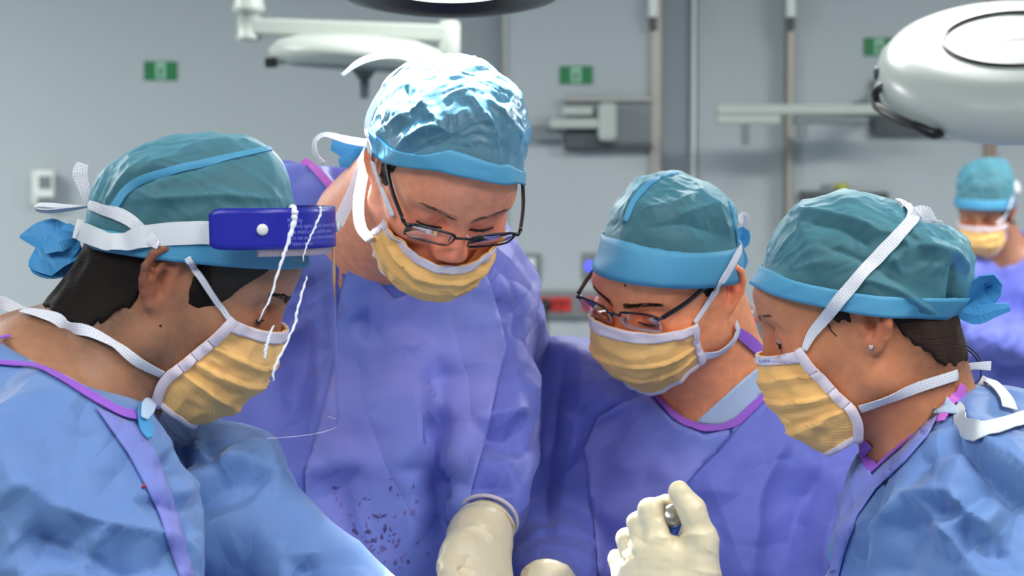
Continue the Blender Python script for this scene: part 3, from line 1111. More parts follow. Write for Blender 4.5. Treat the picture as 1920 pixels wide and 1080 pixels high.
# grips round the edge: black handles of bent tube
rx = RT - ax2 * (RT @ ax2); rx /= np.linalg.norm(rx)
ry = np.cross(ax2, rx)
def edge_pt(deg, rad, h):
    a = math.radians(deg)
    return c2 + (rx * math.cos(a) + ry * math.sin(a)) * rad * k + ax2 * h * k
for d0, d1 in ((186, 226), (268, 312), (20, 62), (100, 142)):
    pts = [edge_pt(d0, 244, -50), edge_pt(d0 + 1, 268, -58)] + [edge_pt(d, 276, -76) for d in np.linspace(d0 + 6, d1 - 6, 8)] + [edge_pt(d1 - 1, 268, -86), edge_pt(d1, 250, -92)]
    rr = [7 * k, 8 * k] + [9 * k] * 8 + [11 * k, 9 * k]
    tube('grip', catmull(pts, 26), np.interp(np.linspace(0, 1, 26), np.linspace(0, 1, len(rr)), rr), M['black'], r, 10)
lathe('grip_boss', [(13 * k, 0), (13 * k, 10 * k), (8 * k, 13 * k)], edge_pt(176, 250, -46), (edge_pt(176, 260, -46) - edge_pt(176, 250, -46)), M['dark_grey'], r, 16)
# faint lettering on the disc
for s_, px, py, sz in (('T', 1832, 80, 15), ('I', 1848, 78, 15), ('VMMMV', 1868, 80, 15)):
    V, Fs = text_mesh(s_, sz * k)
    tx = RT - ax2 * (RT @ ax2); tx /= np.linalg.norm(tx)
    ty = np.cross(ax2, tx)
    ray = W(px, py, 1.0) - CC
    t = ((c2 + ax2 * 4.2 * k - CC) @ ax2) / (ray @ ax2)
    o0 = CC + ray * t
    mk('lettering', [o0 + tx * p[0] + ty * p[1] for p in V], Fs, M['ink'], r, smooth=False)
# its arm, out of frame above
bar('arm', c2 + ax2 * 0.0 + RT * 0.2, c2 + RT * 0.75 + UP * 0.25, 0.03, 0.03, M['white_plastic'], r)
top2 = c2 + RT * 0.75 + UP * 0.25
lathe('ceiling_column', [(0.04, -0.05), (0.04, CEIL - top2[2])], top2, (0, 0, 1), M['white_plastic'], r, 24)

# lamp over the tall surgeon: only the black rim dips into the frame
c3 = W(845, -34, 2.75)
r = empty('surgical_lamp', c3, 'black rimmed surgical lamp just above the tall surgeon, only its rim in view', 'surgical lamp')
ax3 = np.array([0.0, 0.13, 1.0])
lathe('lamp_head', [(0.02, -0.004), (0.09, -0.004), (0.14, 0.0), (0.15, 0.02), (0.12, 0.06), (0.05, 0.075)], c3, ax3, M['lamp_white'], r, 64)
lathe('rim', [(0.100, -0.004), (0.102, -0.020), (0.125, -0.024), (0.150, -0.018), (0.164, -0.004), (0.166, 0.014), (0.156, 0.026), (0.140, 0.028)], c3, ax3, M['black'], r, 72)
lathe('lens_disc', [(0.02, -0.010), (0.085, -0.010), (0.09, -0.006)], c3, ax3, M['panel_light'], r, 48)
bar('arm', c3 + np.array([0, 0.1, 0.05]), c3 + np.array([0.1, 0.9, 0.35]), 0.025, 0.025, M['white_plastic'], r)
lathe('ceiling_column', [(0.035, -0.03), (0.035, CEIL - c3[2] - 0.35)], c3 + np.array([0.1, 0.9, 0.35]), (0, 0, 1), M['white_plastic'], r, 24)
SPOT = spot('surgical_lamp_beam', c3 + np.array([0, -0.03, -0.09]), W(790, 330, 2.2), 2.5, 70, 0.5, (1.0, 0.97, 0.95), 0.06)

# second lamp of the pair, above the frame, aimed over the tall surgeon's head into the field
c4 = np.array([-0.30, 2.62, 2.72])
aim4 = W(832, 235, 2.13)
ax4 = (c4 - aim4) / np.linalg.norm(c4 - aim4)
r = empty('surgical_lamp', c4, 'lit surgical lamp high above the tall surgeon, out of frame', 'surgical lamp')
lathe('lamp_head', [(0.02, -0.004), (0.15, -0.004), (0.22, 0.0), (0.24, 0.02), (0.20, 0.06), (0.05, 0.085)], c4, ax4, M['lamp_white'], r, 48)
lathe('lens_disc', [(0.02, -0.010), (0.135, -0.010), (0.14, -0.005)], c4, ax4, M['panel_light'], r, 32)
bar('arm', c4 + ax4 * 0.08, np.array([-0.3, 3.0, 2.92]), 0.022, 0.022, M['lamp_white'], r)
lathe('ceiling_column', [(0.035, -0.03), (0.035, 0.078)], np.array([-0.3, 3.0, 2.92]), (0, 0, 1), M['lamp_white'], r, 20)
spot('surgical_lamp_beam', c4 - ax4 * 0.08, aim4, 1300, 12.5, 0.6, (1.0, 0.98, 0.96), 0.07)
# operating table under green-blue drapes, just below the frame: the lamp's light comes back up from it
tc_ = np.array([0.02, 1.90, 0.0])
r = empty('operating_table', tc_, 'draped operating table between the surgeons, below the frame', 'table')
lathe('pedestal', [(0.20, 0.0), (0.20, 0.05), (0.10, 0.10), (0.10, 0.78), (0.12, 0.82)], tc_ + np.array([0, -0.3, 0]), (0, 0, 1), M['steel'], r, 32)
box('tabletop', tc_ + np.array([-0.13, -0.75, 0.82]), tc_ + np.array([0.13, 0.13, 0.90]), M['black'], r, bevel=0.015)
def drape_sdf(p):
    q = p - tc_.astype(np.float32)
    d = np.maximum(np.abs(q[:, 0]) - 0.145, np.maximum(np.abs(q[:, 1] + 0.32) - 0.47, np.abs(q[:, 2] - 0.80) - 0.115))
    d = smin(d, ell(q, (0, -0.32, 0.88), (0.14, 0.42, 0.12)), 0.05)
    return d + 0.004 * vnoise(p * 22, 3)
V, Q = mesh_sdf(drape_sdf, tc_ + np.array([-0.25, -0.9, 0.6]), tc_ + np.array([0.25, 0.3, 1.1]), 0.014)
mk_fast('drape', V, Q, M['drape'], r)

# ------------------------------------------------------------------ people: heads
def Rot(yaw, pitch, roll):
    y, p, r = [math.radians(a) for a in (yaw, pitch, roll)]
    f = np.array([math.cos(y) * math.cos(p), math.sin(y) * math.cos(p), -math.sin(p)])
    l0 = np.array([-math.sin(y), math.cos(y), 0]); u0 = np.cross(f, l0)
    l = l0 * math.cos(r) - u0 * math.sin(r); u = u0 * math.cos(r) + l0 * math.sin(r)
    return np.stack([f, l, u], 1)

A3 = lambda *a: np.array(a, np.float32)

class Head:
    """a head with its own axes: x to the face, y to its left, z to the crown; origin between the ear canals"""
    def __init__(s, px, py, d, yaw, pitch, roll, scale=1.0, jaw=1.0, brow=1.0):
        s.c = W(px, py, d); s.R = Rot(yaw, pitch, roll); s.k = scale; s.jaw = jaw; s.brow = brow
    def loc(s, p):
        return ((np.asarray(p) - s.c) @ s.R / s.k).astype(np.float32)
    def wld(s, q):
        return s.c + (np.asarray(q, float) * s.k) @ s.R.T
    def ray(s, px, py, y):
        o = s.loc(CC[None])[0].astype(float); d = (W(px, py, 1.0) - CC) @ s.R / s.k
        t = (y - o[1]) / d[1]
        return o + t * d
    # --- shape, in local coordinates
    def base(s, q):
        a = q.copy(); a[:, 1] = np.abs(a[:, 1])
        d = ell(q, (-0.006, 0, 0.045), (0.097, 0.0765, 0.087))
        d = smin(d, ell(q, (0.035, 0, 0.052), (0.064, 0.063, 0.066)), 0.03)
        d = smin(d, ell(q, (0.034, 0, -0.022), (0.062, 0.060, 0.083)), 0.03)
        j = s.jaw
        d = smin(d, cone(a, (0.010, 0.050 * j, -0.052), (0.078, 0.008, -0.084), 0.019 * j, 0.020), 0.028)
        d = smin(d, cone(a, (0.0, 0.054 * j, -0.005), (0.010, 0.050 * j, -0.052), 0.020, 0.018 * j), 0.02)
        return d
    def full(s, q):
        a = q.copy(); a[:, 1] = np.abs(a[:, 1])
        d = s.base(q)
        d = smin(d, ell(a, (0.062, 0.044, -0.012), (0.026, 0.021, 0.018)), 0.025)          # cheekbone
        d = smin(d, cone(a, (0.084, 0.010, 0.036), (0.070, 0.048, 0.036), 0.013 * s.brow, 0.009), 0.016)  # brow
        d = smax(d, -ell(a, (0.101, 0.032, 0.016), (0.020, 0.021, 0.0135)), 0.016)          # eye socket
        d = smin(d, ell(a, (0.0775, 0.032, 0.016), (0.0135, 0.0155, 0.0125)), 0.006)        # closed lid over the eye
        d = smin(d, cone(a, (0.084, 0.020, 0.0035), (0.078, 0.046, 0.006), 0.0055, 0.005), 0.008)  # lower lid fold
        d = smin(d, cone(q, (0.090, 0, 0.030), (0.111, 0, -0.012), 0.0085, 0.0105), 0.014)  # nose
        d = smin(d, ell(a, (0.104, 0.0115, -0.018), (0.011, 0.0085, 0.009)), 0.010)
        d = smax(d, -ell(a, (0.110, 0.0065, -0.027), (0.006, 0.0032, 0.006)), 0.004)        # nostril
        d = smin(d, ell(q, (0.088, 0, -0.047), (0.018, 0.026, 0.016)), 0.016)               # mouth
        d = smax(d, -cone(a, (0.108, 0.0, -0.048), (0.094, 0.024, -0.049), 0.003, 0.002), 0.005)
        return smin(d, s.ear(a), 0.006)
    def ear(s, a):
        # ear plane opens backwards; e1 back, e2 up, e3 outwards
        al, tl = math.radians(15), math.radians(10)
        e1 = np.array([-math.cos(al), math.sin(al), 0]); e2 = np.array([0, 0, 1.0])
        e1, e2 = e1 * math.cos(tl) - e2 * math.sin(tl) * 1.0, e2 * math.cos(tl) + e1 * math.sin(tl)
        e3 = np.cross(e1, e2); e3 = e3 if e3[1] > 0 else -e3
        o = np.array([0.0, 0.0705, 0.002])
        p = (a - o.astype(np.float32)) @ np.stack([e1, e2, e3], 1).astype(np.float32)
        d = ell(p, (0.0145, 0.005, 0.001), (0.0175, 0.030, 0.0042))
        d = smin(d, cone(p, (0.012, 0.0, -0.012), (0.016, 0.002, 0.0), 0.013, 0.010), 0.01)
        d = smin(d, ell(p, (0.0085, -0.0215, 0.002), (0.0095, 0.011, 0.0048)), 0.006)
        d = smax(d, -ell(p, (0.0095, -0.001, 0.0055), (0.0092, 0.0125, 0.0105)), 0.004)
        d = smax(d, -ell(p, (0.0205, 0.012, 0.0065), (0.0042, 0.017, 0.0048)), 0.003)
        d = smax(d, -ell(p, (0.0125, 0.0205, 0.0068), (0.0065, 0.0055, 0.0048)), 0.003)
        hx = [((0.004, 0.004, 0.003), .0028), ((0.0015, 0.013, 0.004), .0032), ((0.003, 0.024, 0.0055), .0036), ((0.010, 0.0325, 0.007), .0040), ((0.019, 0.0325, 0.008), .0042),
              ((0.0275, 0.024, 0.009), .0042), ((0.0305, 0.010, 0.009), .0042), ((0.028, -0.004, 0.008), .0040), ((0.0215, -0.016, 0.006), .0038), ((0.014, -0.026, 0.004), .0040)]
        d = smin(d, chain(p, hx, 0.002), 0.003)
        ah = [((0.014, 0.020, 0.0045), .0030), ((0.0185, 0.009, 0.0055), .0036), ((0.0195, -0.002, 0.0055), .0036), ((0.0145, -0.012, 0.0045), .0036)]
        d = smin(d, chain(p, ah, 0.002), 0.003)
        d = smin(d, ell(p, (0.0005, -0.004, 0.003), (0.0042, 0.0065, 0.0042)), 0.004)
        return d

def trace(sdf, o, d, tmax=0.3, it=60):
    """sphere-trace rays o + t d (arrays) onto sdf = 0"""
    t = np.zeros(len(o), np.float32)
    for _ in range(it):
        t += np.clip(sdf((o + d * t[:, None]).astype(np.float32)), -0.02, 0.02) * 0.9
    return o + d * t[:, None]

def tint_skin(H, V, base, stubble=0.0, zone=None, ruddy=1.0, hairline=None):
    """pigment per vertex: ears, nose and cheeks redder; beard shadow; lips"""
    q = H.loc(V); a = np.abs(q[:, 1])
    b = np.array(lin(base))[None].repeat(len(V), 0)
    def g(c, r):
        return np.exp(-(((np.stack([q[:, 0], a, q[:, 2]], 1) - np.array(c)) / np.array(r)) ** 2).sum(1))
    red = g((-0.015, 0.085, 0.005), (0.025, 0.02, 0.035)) * 0.8 + g((0.115, 0, -0.01), (0.03, 0.03, 0.03)) * 0.5 + g((0.08, 0.045, -0.01), (0.03, 0.02, 0.02)) * 0.35 + g((0.08, 0.03, 0.012), (0.02, 0.03, 0.015)) * 0.5
    red = np.clip(red * ruddy, 0, 1)[:, None]
    b = b * (1 + red * (np.array([1.12, 0.72, 0.66]) - 1))
    if stubble:
        w = (1 / (1 + np.exp(-(q[:, 0] - 0.015) / 0.010))) * (1 / (1 + np.exp((q[:, 2] + 0.022) / 0.009))) * (1 / (1 + np.exp(-(q[:, 2] + 0.14) / 0.012)))
        sp = 0.75 + 0.25 * vnoise(q * 500, 3)
        w = (w * stubble * sp)[:, None]
        b = b * (1 - w) + np.array(lin((62, 54, 54))) * w
    lip = g((0.105, 0.0, -0.047), (0.012, 0.024, 0.009))[:, None] * 0.5
    b = b * (1 - lip) + np.array(lin((150, 82, 80))) * lip
    if hairline is not None:
        w = np.clip(hairline(q), 0, 1)[:, None]
        w = w * (0.86 + 0.14 * vnoise(q * 500, 9))[:, None]
        b = b * (1 - w) + np.array(lin((46, 38, 34))) * w
    return b

def make_warp(V0, sil, cpx):
    """fit the outline of a cap to its photo outline by moving its rim outwards or inwards, at constant depth"""
    c = np.array(cpx, float)
    nb = 72
    def polar(V):
        x, y, d = px_of(V)
        return np.arctan2(-(y - c[1]), x - c[0]), np.hypot(x - c[0], y - c[1]), d
    th, r, _ = polar(V0)
    bi = ((th + PI) / (2 * PI) * nb).astype(int) % nb
    rm = np.zeros(nb)
    np.maximum.at(rm, bi, r)
    rm = np.where(rm < 1, rm.mean(), rm)
    st = np.array(sil, float)
    tt = np.arctan2(-(st[:, 1] - c[1]), st[:, 0] - c[0]); tr_ = np.hypot(*(st - c).T)
    tt = np.unwrap(tt)
    bc = (np.arange(nb) + 0.5) / nb * 2 * PI - PI
    ratio = np.ones(nb)
    o = np.argsort(tt); tt, tr_ = tt[o], tr_[o]
    for k in range(nb):
        for sh in (-2 * PI, 0, 2 * PI):
            b = bc[k] + sh
            if tt[0] <= b <= tt[-1]:
                ratio[k] = np.interp(b, tt, tr_) / rm[k]
    for _ in range(2):
        ratio = (np.roll(ratio, 1) + 2 * ratio + np.roll(ratio, -1)) / 4
    def f(V, w=1.0):
        th, r, d = polar(V)
        b = np.concatenate([bc - 2 * PI, bc, bc + 2 * PI])
        s = np.interp(th, b, np.tile(ratio, 3)); m = np.interp(th, b, np.tile(rm, 3))
        k = np.clip((r / m - 0.3) / 0.6, 0, 1); k = k * k * (3 - 2 * k)
        s = 1 + (s - 1) * k * w
        x, y = c[0] + r * s * np.cos(th), c[1] - r * s * np.sin(th)
        return CC + d[:, None] * (FW + RT * ((x - 960) / F)[:, None] + UP * ((540 - y) / F)[:, None])
    return f

def neck_cut(lines, o, rad, inside):
    """neck opening: the part of a sphere round the neck that lies beyond every edge line of the collar"""
    pl = []
    ii = (W(inside[0], inside[1], 1.0) - CC)
    for a, b in zip(lines[:-1], lines[1:]):
        n = np.cross(W(a[0], a[1], 1.0) - CC, W(b[0], b[1], 1.0) - CC); n /= np.linalg.norm(n)
        pl.append((n if ii @ n > 0 else -n).astype(np.float32))
    o = o.astype(np.float32)
    def f(p):
        d = np.sqrt(((p - o) ** 2).sum(1)) - rad
        for n in pl:
            d = smax(d, -((p - CC.astype(np.float32)) @ n), 0.012)
        return d
    return f

def folds(V, seed, amp=1.0, n=10, dirs=None):
    """stiff paper-like folds: straight creases in many directions, each fading in and out"""
    rg = np.random.RandomState(seed)
    q = V + 0.022 * np.stack([vnoise(V * 6, seed + 1), vnoise(V * 6, seed + 2), vnoise(V * 6, seed + 3)], 1)
    out = np.zeros(len(V))
    for i in range(n):
        d = rg.normal(size=3) * np.array([1, 1, 0.8]); d /= np.linalg.norm(d)
        L = rg.uniform(0.05, 0.17); ph = rg.uniform(0, 1)
        x = (q @ d) / L + ph
        fr = x - np.floor(x)
        k = rg.uniform(0.25, 0.75)
        tri = np.where(fr < k, fr / k, (1 - fr) / (1 - k))
        msk = np.clip(vnoise(V * rg.uniform(3, 6) + rg.uniform(0, 50), seed + 20 + i) * 2.2, 0, 1)
        out += 0.055 * L * (tri - 0.4) * msk
    return out * amp

def person(name_label, foot, H, base, torso, neck, hair_cfg, cap_cfg, gown_cfg, stubble=0.0, ruddy=1.0, cat='person', hh=0.0022, hairmat='hair', hairline=None):
    """body (one skin), hair, gown, cap: all children of an Empty on the floor. torso(p, grow) -> sdf in world space"""
    root = empty('person', foot, name_label, cat)
    P = dict(root=root, H=H)
    def body(p):
        d = H.full(H.loc(p)) * H.k
        d = smin(d, neck(p), 0.02)
        t = torso(p, -0.028)
        return smin(d, t, 0.03)
    # cap: puffed nonwoven over the hair, cut along a sloping edge
    zf, zb, xf, xb = cap_cfg['edge']
    slope = (zf - zb) / (xf - xb)
    def edge(q):
        return zb + slope * (q[:, 0] - xb) + cap_cfg.get('ys', 0.0) * q[:, 1] + cap_cfg.get('sag', 0.0) * np.clip(1 - ((q[:, 0] - 0.0) / 0.09) ** 2, 0, 1)
    def cap0(q):
        d = H.base(q) - cap_cfg.get('t', 0.013)
        if cap_cfg.get('over_ear'):
            a_ = q.copy(); a_[:, 1] = np.abs(a_[:, 1])
            d = smin(d, ell(a_, (-0.014, 0.072, 0.020), (0.026, 0.020, 0.034)), 0.02)
        for (c, r, k) in cap_cfg.get('puff', []):
            d = smin(d, ell(q, c, r), k)
        return d
    def cap(p):
        q = H.loc(p)
        return smax(cap0(q), edge(q) - q[:, 2], 0.004) * H.k
    bx = H.wld([(x, y, z) for x in (-0.16, 0.125) for y in (-0.105, 0.105) for z in (-0.06, 0.185)])
    V, Q = mesh_sdf(cap, bx.min(0), bx.max(0), max(hh, 0.0024))
    V = smooth_mesh(V, Q, 2, 0.5)
    q = H.loc(V)
    warp = make_warp(V, cap_cfg['sil'], px_of(H.wld(np.array([0, 0, 0.05])))[:2]) if 'sil' in cap_cfg else (lambda V, w=1.0: V)
    V = warp(V)
    Nn = vnormals(V, Q)
    up = np.clip((q[:, 2] - edge(q) - cap_cfg.get('band', 0.024) - 0.002) / 0.025, 0, 1)
    am = cap_cfg.get('wrinkle', 0.004)
    wq = q + 0.012 * np.stack([vnoise(q * 25, 1), vnoise(q * 25, 2), vnoise(q * 25, 3)], 1)
    dirn = cap_cfg.get('stretch', (22, 60, 34))
    disp = am * 0.8 * (ridged(wq * A3(*dirn), 5) ** 2 - 0.3) + am * 0.4 * (ridged(wq * A3(*dirn) * 2.1, 6) - 0.3) + folds(q * 2.2, 7 + int(am * 1e4), am * 190, 9)
    disp = np.maximum(disp, -0.0012) * up
    disp += crease_field(V, Nn, cap_cfg.get('creases', []))
    V = V + Nn * disp[:, None]
    P['cap'] = mk_fast('surgical_cap', V, Q, M[cap_cfg.get('mat', 'cap')], root)
    P['cap_bvh'] = bvh(V, Q)
    # finer grid around the head, coarser below
    lo = np.minimum(gown_cfg['lo'], H.c - 0.17); hi = np.maximum(gown_cfg['hi'], H.c + 0.17)
    hl = H.wld([(x, y, z) for x in (-0.115, 0.135) for y in (-0.10, 0.10) for z in (-0.12, 0.145)])
    f0, f1 = hl.min(0) - 0.004, hl.max(0) + 0.004
    ax = []
    for i in range(3):
        a = np.arange(f0[i], f1[i], hh)
        pre = np.arange(f0[i] - 0.012, lo[i] - 0.012, -0.012)[::-1]
        post = np.arange(f1[i] + 0.009, hi[i] + 0.012, 0.012)
        ax.append(np.concatenate([pre, a, post]))
    V, Q = mesh_sdf(body, lo, hi, ax)
    V = smooth_mesh(V, Q, 1, 0.4)
    L0 = V.copy()
    zz = np.clip((H.loc(V)[:, 2] - edge(H.loc(V)) + 0.022) / 0.03, 0, 1)
    V = warp(V, zz)
    P['body'] = mk_fast('body', V, Q, M['skin'], root, tint_skin(H, L0, base, stubble, ruddy=ruddy, hairline=hairline))
    P['body_bvh'] = bvh(V, Q)
    # hair: a shell over the skull down to the hairline
    zl = hair_cfg['line']
    def hair(p):
        q = H.loc(p)
        d = smin(H.base(q), neck(p) / H.k, 0.021) - hair_cfg.get('t', 0.006) * 0.6 - 0.0016 * vnoise(q * A3(90, 90, 30), 4)
        lim = np.interp(q[:, 0], [a for a, b in zl], [b for a, b in zl]) + 0.008 * vnoise(q * A3(190, 190, 50), 8)
        return smax(d, (lim - q[:, 2]), 0.006) * H.k
    bx = H.wld([(x, y, z) for x in (-0.125, 0.115) for y in (-0.095, 0.095) for z in (-0.10, 0.16)])
    V, Q = mesh_sdf(hair, bx.min(0), bx.max(0), max(hh * 1.25, 0.0028))
    zz = np.clip((H.loc(V)[:, 2] - edge(H.loc(V)) + 0.022) / 0.03, 0, 1)
    V = warp(V, zz)
    P['hair'] = mk_fast('hair', V, Q, M[hairmat], root)
    P['hair_bvh'] = bvh(V, Q)
    # doubled band round the edge
    hb = cap_cfg.get('band', 0.024); nA, nH = 120, 7
    an = np.repeat(np.arange(nA) * 2 * PI / nA, nH)
    dr_ = np.stack([np.cos(an), np.sin(an), 0 * an], 1)
    oz = np.tile(-0.003 + (hb + 0.003) * np.arange(nH) / (nH - 1), nA)
    oz = oz * (1 - cap_cfg.get('bandf', 0.0) * np.clip(np.cos(an), 0, 1) ** 0.7)
    x = dr_ * 0.105
    for _ in range(3):
        st = dr_ * 0.125
        st[:, 2] = edge(x.astype(np.float32)) + oz
        x = trace(lambda p: cap0(p) - 0.0024 - 0.0008 * ridged(p * A3(18, 18, 160), 2), st, -dr_, it=14)
    vv = x.reshape(nA, nH, 3)
    f = []
    for i in range(nA):
        for j in range(nH - 1):
            f.append((i * nH + j, ((i + 1) % nA) * nH + j, ((i + 1) % nA) * nH + j + 1, i * nH + j + 1))
    bV = warp(H.wld(vv.reshape(-1, 3)))
    bo = mk('cap_band', bV, f, M['band'], P['cap'])
    sm = bo.modifiers.new('t', 'SOLIDIFY'); sm.thickness = 0.0016; sm.offset = -0.4
    P['band_bvh'] = bvh(bV, np.array(f))
    # gown
    def gown(p):
        d = torso(p, 0.0)
        if 'cut' in gown_cfg:
            d = smax(d, -gown_cfg['cut'](p), 0.008)
        return d
    V, Q = mesh_sdf(gown, gown_cfg['lo'], gown_cfg['hi'], gown_cfg.get('h', 0.0040))
    V = smooth_mesh(V, Q, 2, 0.5)
    Nn = vnormals(V, Q)
    am = gown_cfg.get('wrinkle', 0.006)
    wq = V + 0.03 * np.stack([vnoise(V * 7, 1), vnoise(V * 7, 2), vnoise(V * 7, 3)], 1)
    disp = -0.004 + folds(V, gown_cfg.get('seed', 1), am / 0.0030) + am * 0.25 * ridged(wq * A3(14, 14, 9), 2) + am * 0.12 * ridged(wq * 26, 4)
    disp = np.maximum(disp + crease_field(V, Nn, gown_cfg.get('creases', []), 8.0) * 0.6 + (facet_field(V, Nn, gown_cfg['net']) * 1.4 if 'net' in gown_cfg else 0), -0.017)
    if 'cut' in gown_cfg:   # the collar edge itself stays where it is
        disp *= np.clip(np.abs(gown_cfg['cut'](V.astype(np.float32))) / 0.04, 0.03, 1)
    V = V + Nn * disp[:, None]
    P['gown'] = mk_fast('gown', V, Q, M[gown_cfg.get('mat', 'gown')], root)
    P['gown_bvh'] = bvh(V, Q)
    return P

def facet_field(V, Nn, net, pad=70):
    """folded sheet: heights (mm) given at the corners of the folds, straight in between, so that every edge is a crease"""
    net = np.array(net, float)
    lo, hi = net[:, :2].min(0) - pad, net[:, :2].max(0) + pad
    ring = []
    for t in np.linspace(0, 1, 9)[:-1]:
        ring += [(lo[0] + (hi[0] - lo[0]) * t, lo[1], 0), (hi[0], lo[1] + (hi[1] - lo[1]) * t, 0), (hi[0] - (hi[0] - lo[0]) * t, hi[1], 0), (lo[0], hi[1] - (hi[1] - lo[1]) * t, 0)]
    P = np.vstack([net, np.array(ring)])
    vs, es, fs, ov, _, _ = delaunay_2d_cdt([Vector(q[:2]) for q in P], [], [], 0, 1e-5)
    hh = np.array([P[o[0], 2] if len(o) else 0 for o in ov])
    vs = np.array([tuple(q) for q in vs])
    x, y, d = px_of(V)
    vis = np.clip(((Nn @ (-FW)) + 0.1) / 0.35, 0, 1)
    out = np.zeros(len(V))
    for f in fs:
        a, b, c = vs[list(f)]
        det = (b[0] - a[0]) * (c[1] - a[1]) - (c[0] - a[0]) * (b[1] - a[1])
        if abs(det) < 1e-6: continue
        u = ((x - a[0]) * (c[1] - a[1]) - (c[0] - a[0]) * (y - a[1])) / det
        v = ((b[0] - a[0]) * (y - a[1]) - (x - a[0]) * (b[1] - a[1])) / det
        m = (u >= 0) & (v >= 0) & (u + v <= 1)
        out[m] = hh[f[0]] + u[m] * (hh[f[1]] - hh[f[0]]) + v[m] * (hh[f[2]] - hh[f[0]])
    return out * 0.001 * vis

def crease_field(V, Nn, creases, minw=0.0):
    """folds of the cloth: (photo polyline, half width in px, height in mm; negative = valley)"""
    out = np.zeros(len(V))
    if not creases:
        return out
    x, y, d = px_of(V)
    vis = ((Nn @ (-FW)) > -0.15)
    for pts, w, amp in creases:
        if w < minw:
            w, amp = minw, amp * 0.85
        pts = catmull(pts, max(8, 6 * len(pts))) if len(pts) > 2 else np.array(pts, float)
        best = np.full(len(V), 1e9); tb = np.zeros(len(V)); side = np.zeros(len(V))
        k = len(pts) - 1
        for i in range(k):
            a, b = pts[i], pts[i + 1]
            ab = b - a; L2 = ab @ ab + 1e-9
            t = np.clip(((x - a[0]) * ab[0] + (y - a[1]) * ab[1]) / L2, 0, 1)
            dd = np.hypot(x - a[0] - t * ab[0], y - a[1] - t * ab[1])
            m = dd < best
            best[m] = dd[m]; tb[m] = (i + t[m]) / k
        fade = np.clip(np.minimum(tb, 1 - tb) * 5 + 0.15, 0, 1)
        prof = 0.7 * np.exp(-(best / w)) + 0.55 * np.clip(1 - best / (4.5 * w), 0, 1)
        out += np.where(vis, amp * 0.0016 * prof * fade, 0)
    return out

